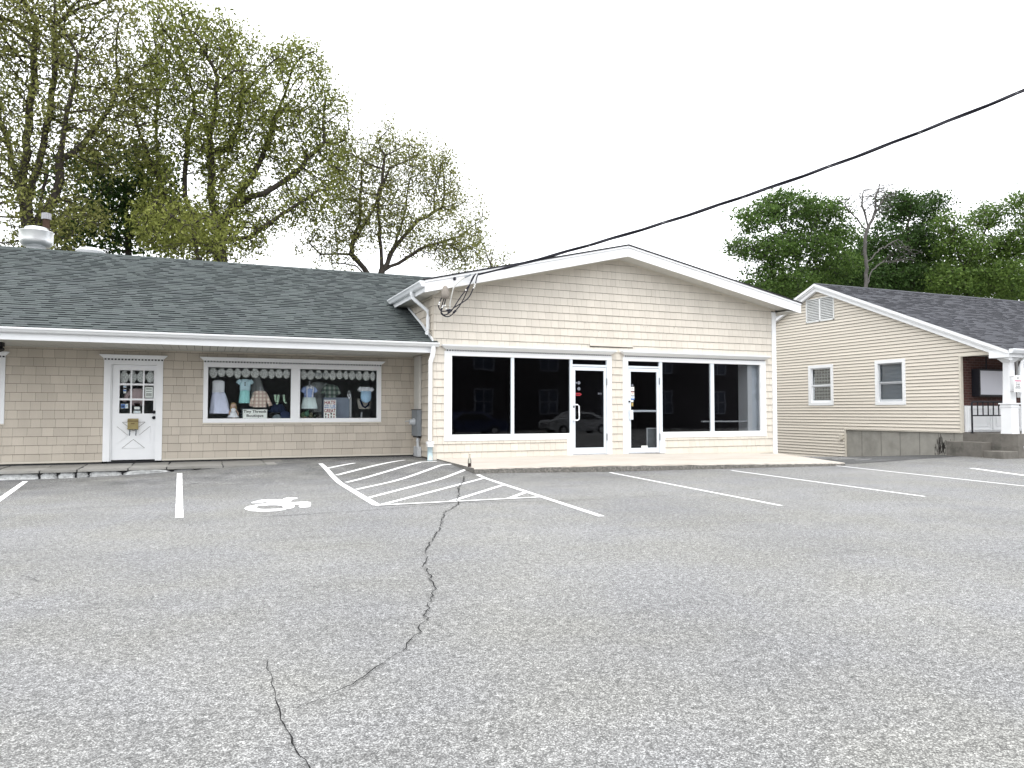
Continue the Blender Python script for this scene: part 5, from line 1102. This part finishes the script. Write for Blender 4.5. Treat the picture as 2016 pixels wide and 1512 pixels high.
# column
cx, cy_ = HX + .155, 13.33; cl = MB()
def sq(h, z0, z1, h2=None):
    h2 = h2 or h; cl.v += [(cx - h, cy_ - h, z0), (cx + h, cy_ - h, z0), (cx + h, cy_ + h, z0), (cx - h, cy_ + h, z0), (cx - h2, cy_ - h2, z1), (cx + h2, cy_ - h2, z1), (cx + h2, cy_ + h2, z1), (cx - h2, cy_ + h2, z1)]
    k = len(cl.v) - 8
    for q in ((0, 3, 2, 1), (4, 5, 6, 7), (0, 1, 5, 4), (1, 2, 6, 5), (2, 3, 7, 6), (3, 0, 4, 7)): cl.f.append(tuple(k + i for i in q)); cl.m.append(0); cl.r.append(.5)
sq(.155, .47, .72); sq(.145, .722, 1.36); sq(.158, 1.362, 1.44); sq(.185, 1.442, 1.475); sq(.112, 1.477, 2.57, .095); sq(.10, 2.572, 2.66, .17); sq(.185, 2.662, 2.695)
for s_ in (-1, 1): cl.box((cx - .118, cy_ + s_ * .055 - .012, 1.52), (cx - .100, cy_ + s_ * .055 + .012, 2.5))
bevel(cl.build('column', WHITE, hs_), .004)
m_ = MB(); ex = cx + .27; m_.tube([(ex, 12.98, 2.80), (ex, 13.0, 2.70), (ex - .05, 13.1, 2.58), (ex - .06, 13.12, 2.50)], .05, 8); m_.tube([(ex - .06, 13.12, 2.51), (ex - .06, 13.10, .42)], .05, 8); m_.tube([(ex - .06, 13.10, .44), (ex - .07, 13.08, .36), (ex - .14, 13.02, .29), (ex - .22, 12.98, .27)], [.05, .052, .055, .06], 8); m_.build('downspout', WHITE, hs_)
m_ = MB(); m_.box((HX - .07, 18.83, .30), (HX - .018, 18.97, .45)); m_.build('outlet_box', CREAM, hs_)
# things at the porch
t = thing('light_box_sign', 'black light box sign with a blank grey face under the brick porch roof', 'sign', (HX + 1.3, 14.4, 1.62)); x0, x1, yf = 20.44, 22.0, 14.36
m_ = MB(); m_.frame(x0, x1, 1.68, 2.47, .05, yf, 14.59); m_.box((x0 + .05, yf + .03, 1.73), (x1 - .05, 14.59, 2.42)); m_.tube([(20.95, 14.5, 2.45), (20.95, 14.5, 2.85)], .018, 8, 0); m_.build('box', BLACKM, t)
m_ = MB(); m_.box((x0 + .05, yf + .008, 1.73), (x1 - .05, yf + .029, 2.42)); m_.build('face', mat('grey_acrylic', (.55, .55, .60), .35, .03, 1.5), t)
t = thing('railing', 'black metal railing with upright bars on the porch', 'railing', (onY(1913, 850, 13.95)[0], 13.95, .645)); Yr = 13.95; xs = [onY(u, 815, Yr)[0] for u in (1913.5, 1925, 1935.5, 1945.8, 1956, 1966.5)]
m_ = MB(); m_.tube([(xs[0], Yr, .645), (xs[0], Yr, 1.47), (xs[0] + .03, Yr, 1.505), (xs[0] + .07, Yr, 1.515), (21.3, Yr, 1.515)], .024, 8); m_.box((xs[0] - .03, Yr - .03, .645), (xs[0] + .03, Yr + .03, .66)); m_.build('handrail', BLACKM, t)
m_ = MB(); m_.tube([(xs[0], Yr, 1.135), (21.3, Yr, 1.135)], .018, 8); m_.build('bottom_rail', BLACKM, t)
for x in xs[1:] + [xs[-1] + .14, xs[-1] + .28]: m_ = MB(); m_.tube([(x, Yr, 1.135), (x, Yr, 1.515)], .016, 8); m_.build('bar', BLACKM, t)
# no-parking sign held off the column by two straps
Ys = 13.05; s0, s1 = onY(1996.6, 760, Ys)[0], onY(2012, 760, Ys)[0]; sz0, sz1 = onY(2004, 772, Ys)[2], onY(2004, 739, Ys)[2]
t = thing('parking_sign', 'white NO PARKING sign bracketed to the porch column', 'sign', ((s0 + s1) / 2, Ys, sz0)); m_ = MB(); m_.box((s0, Ys, sz0), (s1, Ys + .006, sz1)); bevel(m_.build('plate', WHITE, t), .003)
cxs = (s0 + s1) / 2; wv = s1 - s0; hh = sz1 - sz0; pq = lambda u, w_, d: (u, Ys - .0008 - d, w_)
letters('lettering', 'NO', INK, t, cxs, sz0 + hh * .80, wv * .30, hh * .085, pq, .02, .002); letters('lettering', 'PARKING', mat('sign_red', (.55, .10, .22), .6), t, cxs, sz0 + hh * .63, wv * .80, hh * .10, pq, .02, .002)
m_ = MB(); za = sz0 + hh * .545; m_.prism([(cxs - wv * .33, Ys - .0025, za), (cxs - wv * .18, Ys - .0025, za + hh * .028), (cxs - wv * .18, Ys - .0025, za + hh * .012), (cxs + wv * .33, Ys - .0025, za + hh * .012), (cxs + wv * .33, Ys - .0025, za - hh * .012), (cxs - wv * .18, Ys - .0025, za - hh * .012), (cxs - wv * .18, Ys - .0025, za - hh * .028)], (0, .0015, 0)); m_.build('arrow', INK, t)
for s_, z in (('DO NOT', .42), ('BLOCK', .32), ('DRIVEWAY', .22)): letters('lettering', s_, INK, t, cxs, sz0 + hh * z, wv * (.72 if len(s_) > 6 else .5), hh * .06, pq, .02, .002)
for z in (sz0 + .02, sz1 - .03): m_ = MB(); m_.box((cx - .12, Ys + .007, z - .012), (cxs, Ys + .015, z + .012)); m_.box((cx - .12, Ys + .016, z - .010), (cx - .09, cy_ - .10, z + .010)); m_.build('strap', GALV, t)
vx, vy, _ = onY(1785, 583, 20.3); vzz = hr(20.3) + .04
tag(lathe([(.10, vzz - .05), (.10, vzz + .16), (.17, vzz + .17), (.17, vzz + .21), (.10, vzz + .25), (.01, vzz + .26)], vx, vy, 18).build('roof_vent', mat('pinkish_vent', (.45, .38, .36), .6), smooth=True, org=(vx, vy, vzz)), 'small mushroom vent on the ridge of the dark grey house roof', 'roof vent')

# ================================================================== TREES
def oleaf(name, cols, tr=.35): return ramp_mat(name, cols, .6, tr, .2)[0]
OLIVE = oleaf('olive_spring_leaves', [(.080, .095, .022), (.160, .185, .042), (.24, .26, .062), (.12, .13, .042)])
OLIVE2 = oleaf('pale_spring_leaves', [(.085, .098, .032), (.165, .18, .05), (.24, .245, .075), (.125, .125, .05)])
DKGRN = oleaf('dark_green_leaves', [(.014, .032, .008), (.034, .072, .016), (.060, .11, .026), (.024, .052, .016)])
MAPLE = oleaf('maple_leaves', [(.024, .050, .012), (.060, .112, .024), (.11, .18, .040), (.040, .08, .019)])
MAPLE2 = oleaf('fresh_maple_leaves', [(.034, .064, .014), (.078, .135, .028), (.135, .205, .045), (.052, .10, .024)])
def colonize(nodes, par, attr, step=.45, infl=3.2, kill=.75, iters=90, rs=0):
    """space colonisation: branches grow towards the attractor points that fill the crown"""
    rng = np.random.default_rng(rs); N = [np.array(p, float) for p in nodes]; par = list(par); A = attr.copy()
    NA = np.array(N); d = np.linalg.norm(A[:, None] - NA[None], axis=2); near = d.argmin(1); nd_ = d.min(1)
    for it in range(iters):
        if len(A) == 0: break
        act = nd_ < infl if it > 3 else np.ones(len(A), bool)
        if not act.any(): infl *= 1.3; continue
        idx = near[act]; P = np.array(N); V = A[act] - P[idx]; V /= np.linalg.norm(V, axis=1)[:, None] + 1e-9
        uq, inv = np.unique(idx, return_inverse=True); acc = np.zeros((len(uq), 3)); np.add.at(acc, inv, V)
        acc += rng.normal(0, .25, acc.shape) + np.array([0, 0, .05]); acc /= np.linalg.norm(acc, axis=1)[:, None] + 1e-9
        new = P[uq] + acc * step; b = len(N)
        for i, q in enumerate(uq): N.append(new[i]); par.append(int(q))
        dn = np.linalg.norm(A[:, None] - new[None], axis=2); m = dn.min(1); am = dn.argmin(1) + b
        up = m < nd_; nd_ = np.where(up, m, nd_); near = np.where(up, am, near)
        keep = nd_ > kill; A = A[keep]; near = near[keep]; nd_ = nd_[keep]
        if len(N) > 9000: break
    return np.array(N), np.array(par)
def tubes_np(A, B, ra, rb, n=5):
    D = B - A; L = np.linalg.norm(D, axis=1)[:, None] + 1e-9; T = D / L
    ref = np.where(np.abs(T[:, 2:3]) < .9, np.array([[0, 0, 1.]]), np.array([[1., 0, 0]])); U = np.cross(T, ref); U /= np.linalg.norm(U, axis=1)[:, None]; W = np.cross(T, U)
    q = np.arange(n) * 2 * np.pi / n; c, s = np.cos(q)[None, :, None], np.sin(q)[None, :, None]
    R0 = A[:, None] + (U[:, None] * c + W[:, None] * s) * ra[:, None, None]; R1 = (B + T * (rb[:, None] * .5))[:, None] + (U[:, None] * c + W[:, None] * s) * rb[:, None, None]
    V = np.concatenate([R0, R1], 1).reshape(-1, 3); k = (np.arange(len(A)) * 2 * n)[:, None]; j = np.arange(n)[None]; jj = (j + 1) % n
    Fq = np.stack([k + j, k + jj, k + n + jj, k + n + j], 2).reshape(-1, 4); return V, Fq
def mesh_np(name, V, Fq, m, parent, rv=None, smooth=False):
    V = V - np.array(ORG[parent.name]); me = bpy.data.meshes.new(name); nf = len(Fq)
    me.vertices.add(len(V)); me.vertices.foreach_set('co', V.astype(np.float32).ravel()); me.loops.add(nf * 4); me.loops.foreach_set('vertex_index', Fq.astype(np.int32).ravel())
    me.polygons.add(nf); me.polygons.foreach_set('loop_start', (np.arange(nf) * 4).astype(np.int32)); me.polygons.foreach_set('loop_total', np.full(nf, 4, np.int32))
    if smooth: me.polygons.foreach_set('use_smooth', np.ones(nf, bool))
    me.update(calc_edges=True); me.materials.append(m)
    if rv is not None: me.attributes.new('rnd', 'FLOAT', 'FACE').data.foreach_set('value', rv.astype(np.float32))
    o = bpy.data.objects.new(name, me); C.objects.link(o); o.parent = parent; return o
def tree(name, label, Y, trunk, blobs, leaf, per_tip=9, size=.17, spread=.42, bark=BARK, rtip=.013, rtrunk=.3, seed=1, step=.45, kill=.75, group=None, droop=.3, dz=2.2, zbase=-.3, infl=3.4, aspect=.5, expo=2.2, dens=4.2, keep=.9, cfreq=.62, cgap=-.22, flat=.8):
    """trunk: list of pixel polylines (the visible limbs; the first starts the tree); blobs: (u, v, ru, rv, n) crown lobes in photo pixels at distance Y"""
    rng = np.random.default_rng(seed); nodes = []; par = []; px = np.linalg.norm(np.array(onY(1000, 400, Y)) - np.array(onY(1001, 400, Y)))
    for li, line in enumerate(trunk):
        P = [np.array(onY(u, v, Y)) for u, v in line]
        if li == 0: P = [np.array([P[0][0], Y, zbase])] + P
        else:
            side = rng.uniform(-1, 1) * .35
            for i in range(len(P)): P[i] = P[i] + np.array([0, side * np.linalg.norm(P[i] - P[0]), 0])
        prev = -1
        if li > 0: dd = [np.linalg.norm(q - P[0]) for q in nodes]; prev = int(np.argmin(dd))
        else: nodes.append(P[0]); par.append(-1); prev = 0
        for a, b in zip(P[:-1] if li == 0 else [nodes[prev]] + P[1:-1], P[1:]):
            n = max(1, int(np.linalg.norm(b - a) / step))
            for k in range(1, n + 1): nodes.append(a + (b - a) * k / n + rng.normal(0, .035, 3)); par.append(prev); prev = len(nodes) - 1
    A = []; step *= .68; kill *= .58
    for u, v, ru, rv, n in blobs:
        n = int(n * dens)
        c = np.array(onY(u, v, Y)); q = rng.normal(0, 1, (n, 3)); q /= np.linalg.norm(q, axis=1)[:, None]; q *= (rng.uniform(0, 1, n) ** .42)[:, None]
        pts = c + q * np.array([ru * px, min(dz, ru * px * 1.0), rv * px])
        A.append(np.array([p for p in pts if noise.noise(Vector(p) * cfreq + Vector((seed, 0, 0))) > cgap]))
    A = np.concatenate(A); N_, P_ = colonize(nodes, par, A, step, infl, kill, rs=seed)
    n = len(N_); rad = np.zeros(n); child = np.zeros(n, int)
    for i in range(n - 1, 0, -1):
        if child[i] == 0: rad[i] = rtip ** expo
        rad[P_[i]] += rad[i]; child[P_[i]] += 1
    rad = rad ** (1 / expo); rad = np.where(rad > rtrunk * .35, rtrunk * .35 + (rad - rtrunk * .35) * (rtrunk * .65) / max(1e-6, rad.max() - rtrunk * .35), rad) if rad.max() > rtrunk else rad
    print('TREE', label[:30], 'nodes', n, 'tips', int((rad < rtip * 2.6).sum()), 'rmax', rad.max())
    root = tuple(N_[0]); t = thing(name, label, 'tree', root, group)
    i = np.arange(1, n); V, Fq = tubes_np(N_[P_[i]], N_[i], np.maximum(rad[P_[i]] * .96, rad[i]) if False else np.minimum(rad[P_[i]], rad[i] * 1.35), rad[i], 6)
    mesh_np('trunk', V, Fq, bark, t, smooth=True)
    if per_tip:
        tips = np.where((rad < rtip * 2.6))[0]; tips = tips[tips >= len(nodes)]; tips = tips[rng.uniform(0, 1, len(tips)) < keep]
        k = per_tip; c = np.repeat(N_[tips], k, 0); cl = np.repeat(rng.uniform(0, 1, len(tips)), k)
        m = len(c); c = c + rng.normal(0, spread, (m, 3)) * np.array([1, 1, flat]); d = rng.normal(0, 1, (m, 3)); d[:, 2] -= droop; d /= np.linalg.norm(d, axis=1)[:, None]
        s = np.cross(d, rng.normal(0, 1, (m, 3))); s /= np.linalg.norm(s, axis=1)[:, None]; L = size * rng.uniform(.55, 1.35, m)[:, None]; W = L * aspect * rng.uniform(.7, 1.2, m)[:, None]
        V = np.stack([c - d * L * .5, c + s * W * .5, c + d * L * .5, c - s * W * .5], 1).reshape(-1, 3); Fq = np.arange(m * 4).reshape(-1, 4)
        mesh_np('crown', V, Fq, leaf, t, rv=np.clip(cl * .6 + rng.uniform(0, .4, m), 0, 1))
    return t
LG = 'spring trees behind the low shop'; RG = 'green trees behind the house'
tree('oak_tree', 'tall sparse oak at the left edge, dark limbs fanning out above the exhaust fan', 31,
     [[(62, 500), (55, 430), (48, 375)], [(48, 380), (25, 320), (2, 250), (-30, 150)], [(48, 378), (50, 320), (52, 220), (62, 100), (60, 10)], [(55, 400), (72, 330), (88, 250), (105, 150), (100, 40)], [(105, 470), (112, 390), (120, 320), (140, 230), (160, 130)], [(120, 320), (160, 280), (200, 220), (230, 150)], [(48, 378), (0, 340), (-60, 300)], [(62, 470), (90, 345), (20, 300)]],
     [(-20, 60, 110, 130, 330), (90, 40, 110, 110, 330), (170, 130, 80, 150, 300), (60, 230, 130, 110, 300), (200, 260, 70, 70, 150), (0, 350, 80, 80, 120), (60, 430, 110, 60, 130), (215, 60, 45, 80, 110)], OLIVE2, per_tip=26, size=.145, spread=.23, flat=1.2, rtrunk=.36, seed=3, group=LG, rtip=.016)
tree('oak_tree', 'big broad oak with yellow olive leaves rising over the middle of the green roof', 33,
     [[(432, 500), (428, 450), (424, 425)], [(424, 428), (412, 380), (414, 300), (420, 240), (430, 160)], [(414, 310), (450, 290), (470, 240), (480, 150)], [(424, 445), (450, 410), (500, 340), (540, 240), (560, 180)], [(455, 415), (520, 380), (580, 345), (640, 280)], [(430, 448), (470, 448), (510, 447)], [(315, 500), (316, 380), (308, 290), (300, 200), (310, 110)], [(368, 500), (362, 380), (370, 250), (385, 160)], [(440, 480), (490, 470), (550, 430), (620, 390)], [(316, 380), (270, 260), (262, 180)]],
     [(330, 80, 60, 75, 240), (410, 120, 75, 75, 260), (330, 210, 75, 90, 240), (480, 190, 80, 90, 280), (580, 170, 60, 80, 230), (630, 240, 55, 70, 190), (400, 270, 80, 60, 190), (540, 290, 90, 60, 220), (640, 330, 45, 60, 120), (370, 440, 85, 60, 300), (470, 390, 90, 55, 170), (590, 400, 70, 40, 120), (350, 330, 70, 50, 140), (295, 130, 40, 90, 130), (440, 470, 70, 35, 110)], OLIVE, per_tip=32, size=.15, spread=.23, flat=1.2, rtrunk=.34, seed=4, group=LG, rtip=.017)
tree('oak_tree', 'sparse fan-shaped tree behind the end of the green roof, left of the cream gable', 35,
     [[(745, 560), (752, 535)], [(745, 545), (770, 500), (795, 440), (810, 400)], [(752, 540), (785, 480), (830, 430), (880, 400)], [(760, 540), (800, 505), (845, 480), (920, 455)], [(745, 540), (745, 470), (740, 390), (748, 320)], [(680, 545), (690, 500), (705, 440), (715, 350)], [(695, 490), (720, 440), (760, 340)], [(636, 545), (636, 500), (615, 478)], [(740, 548), (700, 525), (650, 520)]],
     [(700, 330, 55, 60, 190), (770, 320, 60, 62, 220), (840, 340, 55, 60, 190), (890, 400, 50, 60, 150), (930, 440, 30, 45, 70), (750, 410, 75, 50, 170), (840, 460, 80, 45, 150), (690, 440, 60, 60, 150), (650, 480, 50, 45, 90), (900, 500, 50, 35, 90)], OLIVE2, per_tip=34, size=.135, spread=.24, flat=1.3, rtrunk=.24, seed=5, group=LG, rtip=.015)
tree('young_tree', 'small pale tree farthest right of the spring trees, peeking over the white fascia', 44,
     [[(965, 560), (968, 520)], [(968, 525), (955, 490), (945, 470)], [(968, 525), (980, 480), (985, 465)]],
     [(960, 490, 34, 42, 130), (980, 510, 24, 40, 90)], OLIVE2, per_tip=16, size=.15, spread=.26, rtrunk=.10, seed=6, group=LG, rtip=.012)
tree('maple_tree', 'dense dark green maple half hidden behind the olive oaks', 36,
     [[(255, 500), (250, 440), (245, 400)], [(245, 420), (215, 370), (190, 340)], [(245, 410), (270, 360), (280, 330)], [(262, 470), (280, 430), (300, 410)]],
     [(190, 365, 75, 55, 230), (250, 345, 75, 50, 230), (230, 420, 110, 55, 300), (170, 450, 80, 40, 170), (290, 450, 60, 40, 130)], DKGRN, per_tip=18, size=.18, spread=.28, rtrunk=.22, seed=7, group=LG, aspect=.75)
tree('spring_tree', 'low olive tree between the dome vent and the big oak, close behind the roof ridge', 29,
     [[(395, 520), (385, 480), (378, 440)], [(380, 460), (340, 430), (310, 400)], [(380, 450), (420, 420), (440, 410)]],
     [(340, 445, 60, 50, 200), (395, 465, 65, 40, 190), (300, 420, 30, 30, 60)], OLIVE, per_tip=22, size=.15, spread=.25, rtrunk=.16, seed=8, group=LG)
tree('maple_tree', 'broad green maple with layered leaves behind the gap between the gable and the house', 44,
     [[(1575, 600), (1572, 540), (1570, 500)], [(1570, 520), (1545, 460), (1525, 420), (1515, 395)], [(1570, 510), (1600, 450), (1620, 410)], [(1550, 560), (1520, 510), (1470, 480), (1430, 485)], [(1600, 560), (1610, 500), (1625, 450)]],
     [(1490, 430, 45, 35, 170), (1550, 405, 65, 32, 240), (1620, 420, 55, 38, 210), (1500, 490, 75, 30, 210), (1590, 480, 85, 45, 280), (1460, 485, 40, 20, 70), (1650, 460, 45, 40, 180), (1640, 520, 70, 45, 230), (1540, 550, 70, 40, 230), (1490, 575, 40, 30, 90)], MAPLE, per_tip=26, size=.21, flat=.5, spread=.40, rtrunk=.28, seed=9, group=RG, aspect=.7, bark=BARKG, step=.5, kill=.85)
tree('maple_tree', 'tall dark green maple right of the bare tree', 46,
     [[(1800, 600), (1795, 540), (1790, 500)], [(1790, 520), (1770, 450), (1765, 400)], [(1790, 510), (1820, 450), (1835, 410)]],
     [(1765, 410, 50, 38, 200), (1830, 410, 45, 40, 190), (1740, 480, 65, 50, 230), (1820, 480, 70, 50, 260), (1770, 550, 90, 45, 300), (1700, 540, 60, 50, 200)], DKGRN, per_tip=26, size=.22, flat=.55, spread=.42, rtrunk=.3, seed=10, group=RG, aspect=.7, step=.5, kill=.85)
tree('maple_tree', 'light green maple behind the ridge of the dark grey roof near the roof vent', 42,
     [[(1905, 610), (1900, 560), (1895, 520)], [(1895, 535), (1870, 470), (1865, 440)], [(1895, 530), (1930, 470), (1945, 430)]],
     [(1875, 440, 45, 30, 150), (1940, 425, 50, 34, 170), (1900, 490, 80, 45, 330), (1965, 500, 65, 50, 270), (1890, 555, 90, 40, 300)], MAPLE2, per_tip=24, size=.21, flat=.6, spread=.42, rtrunk=.26, seed=11, group=RG, aspect=.7, step=.5, kill=.85)
tree('maple_tree', 'green tree cut off by the right edge above the dark grey roof', 40,
     [[(2030, 620), (2026, 540), (2020, 480)], [(2022, 500), (2005, 430), (2000, 390)], [(2022, 500), (2060, 420), (2080, 380)]],
     [(2008, 400, 32, 36, 170), (2060, 420, 60, 60, 240), (2015, 470, 65, 55, 330), (1990, 550, 90, 50, 330), (2100, 520, 60, 80, 200)], MAPLE2, per_tip=24, size=.20, flat=.6, spread=.4, rtrunk=.26, seed=12, group=RG, aspect=.7, step=.5, kill=.85)
tree('understory_tree', 'low bushy green tree filling the gap under the bare tree behind the house ridge', 50,
     [[(1690, 620), (1690, 560)], [(1690, 570), (1640, 540)], [(1690, 570), (1760, 540)]],
     [(1640, 560, 80, 40, 240), (1740, 560, 90, 40, 260), (1840, 545, 80, 50, 300), (1930, 555, 80, 45, 280), (2010, 570, 80, 40, 260), (1560, 580, 70, 35, 180), (1690, 520, 60, 40, 160)], MAPLE2, per_tip=26, size=.26, cgap=-.5, spread=.5, rtrunk=.22, seed=13, group=RG, aspect=.75, step=.55, kill=.95)
tree('bare_tree', 'leafless grey tree with forked twigs standing among the green trees', 38,
     [[(1703, 600), (1706, 530), (1702, 480), (1708, 445)], [(1708, 450), (1725, 415), (1730, 380), (1738, 362)], [(1708, 450), (1690, 420), (1680, 395), (1664, 385)], [(1725, 420), (1745, 395), (1752, 375)], [(1706, 440), (1700, 405), (1702, 378)], [(1704, 565), (1728, 530), (1765, 508), (1795, 512)], [(1705, 520), (1735, 490), (1775, 470)]],
     [(1735, 380, 40, 30, 90), (1690, 395, 36, 30, 80), (1780, 500, 40, 26, 22), (1720, 400, 50, 40, 70)], None, per_tip=0, bark=BARKG, rtip=.010, rtrunk=.13, seed=14, step=.3, kill=.36, group=None, cgap=-1, dens=7)

# ================================================================== ACROSS THE STREET (seen only as reflections in the shop glass)
ap = thing('apartment_block', 'dark apartment block with rows of windows, mirrored dimly in the glass of the gabled shop', 'building', (28, -24, -.6))
m_ = MB(); m_.box((-12, -34, -1), (72, -24, 8.2)); m_.build('wall', mat('dark_brown_wall', (.05, .045, .05), .9, .2, .6), ap)
m_ = MB(); m_.prism([(-12.6, -23.4, 8.2), (-12.6, -34.6, 8.2), (-12.6, -29, 10.6)], (85, 0, 0)); m_.build('roof', mat('dark_roofing', (.03, .03, .032), .9), ap)
BLW = mat('pale_window_frame', (.20, .21, .25), .6)
for i in range(14):
    for zf in (1.0, 4.6):
        x0 = -9 + i * 5.8; f_ = MB(); f_.frame(x0, x0 + 1.7, zf, zf + 2.1, .12, -24.0, -23.93); f_.box((x0 + .79, -24.0, zf + .12), (x0 + .91, -23.95, zf + 1.98)); f_.box((x0 + .12, -24.0, zf + 1.0), (x0 + .79, -23.95, zf + 1.1)); f_.box((x0 + .91, -24.0, zf + 1.0), (x0 + 1.58, -23.95, zf + 1.1)); wf = f_.build('window', BLW, ap)
        q = MB(); q.box((x0 + .1, -23.99, zf + .1), (x0 + 1.6, -23.98, zf + 2.0)); q.build('pane', mat('night_blue_glass', (.03, .04, .07), .15, .02, spec=.5) if 'night_blue_glass' not in bpy.data.materials else bpy.data.materials['night_blue_glass'], wf)
def car(label, x, y, paint):
    t = thing('parked_car', label, 'car', (x, y, H(x, y)), 'cars mirrored in the shop glass'); z0 = H(x, y); L = 4.6
    prof = [(-2.3, .42), (-2.28, .72), (-2.1, .84), (-1.35, .92), (-.65, 1.40), (.75, 1.44), (1.5, 1.02), (2.15, .92), (2.3, .72), (2.28, .40), (1.75, .30), (-1.75, .30)]
    wds = lambda z: .90 if z < .95 else .90 - (z - .95) * .42
    m_ = MB(); n = len(prof); k = 0
    for s_ in (-1, 1): m_.v += [(x + a, y + s_ * wds(b), z0 + b) for a, b in prof]
    m_.f.append(tuple(range(n))); m_.f.append(tuple(range(2 * n - 1, n - 1, -1)))
    for i in range(n): j = (i + 1) % n; m_.f.append((i, j, n + j, n + i))
    m_.m = [0] * len(m_.f); m_.r = [.5] * len(m_.f); b_ = m_.build('body', paint, t); bevel(b_, .06, 3)
    for s_ in (-1, 1):
        q = MB(); q.prism([(x + a, y + s_ * (wds(b) + .004), z0 + b) for a, b in ((-1.15, .97), (-.58, 1.34), (.68, 1.37), (1.25, 1.0))], (0, s_ * .01, 0)); q.build('side_window', DARK, t)
        for wx_ in (-1.42, 1.42): q = MB(); q.tube([(x + wx_, y + s_ * .74, z0 + .32), (x + wx_, y + s_ * .92, z0 + .32)], .32, 18); wh_ = q.build('wheel', DARK, t); q = MB(); q.tube([(x + wx_, y + s_ * .921, z0 + .32), (x + wx_, y + s_ * .93, z0 + .32)], .19, 14); q.build('rim', GALV, wh_)
car('dark blue parked car mirrored in the left shop pane', 15.0, -11.0, mat('dark_blue_paint', (.03, .04, .10), .25, .02, spec=.6)); car('silver parked car mirrored in the middle shop pane', 22.5, -11.0, mat('silver_paint', (.45, .46, .48), .25, .02, spec=.6, metal=.4))
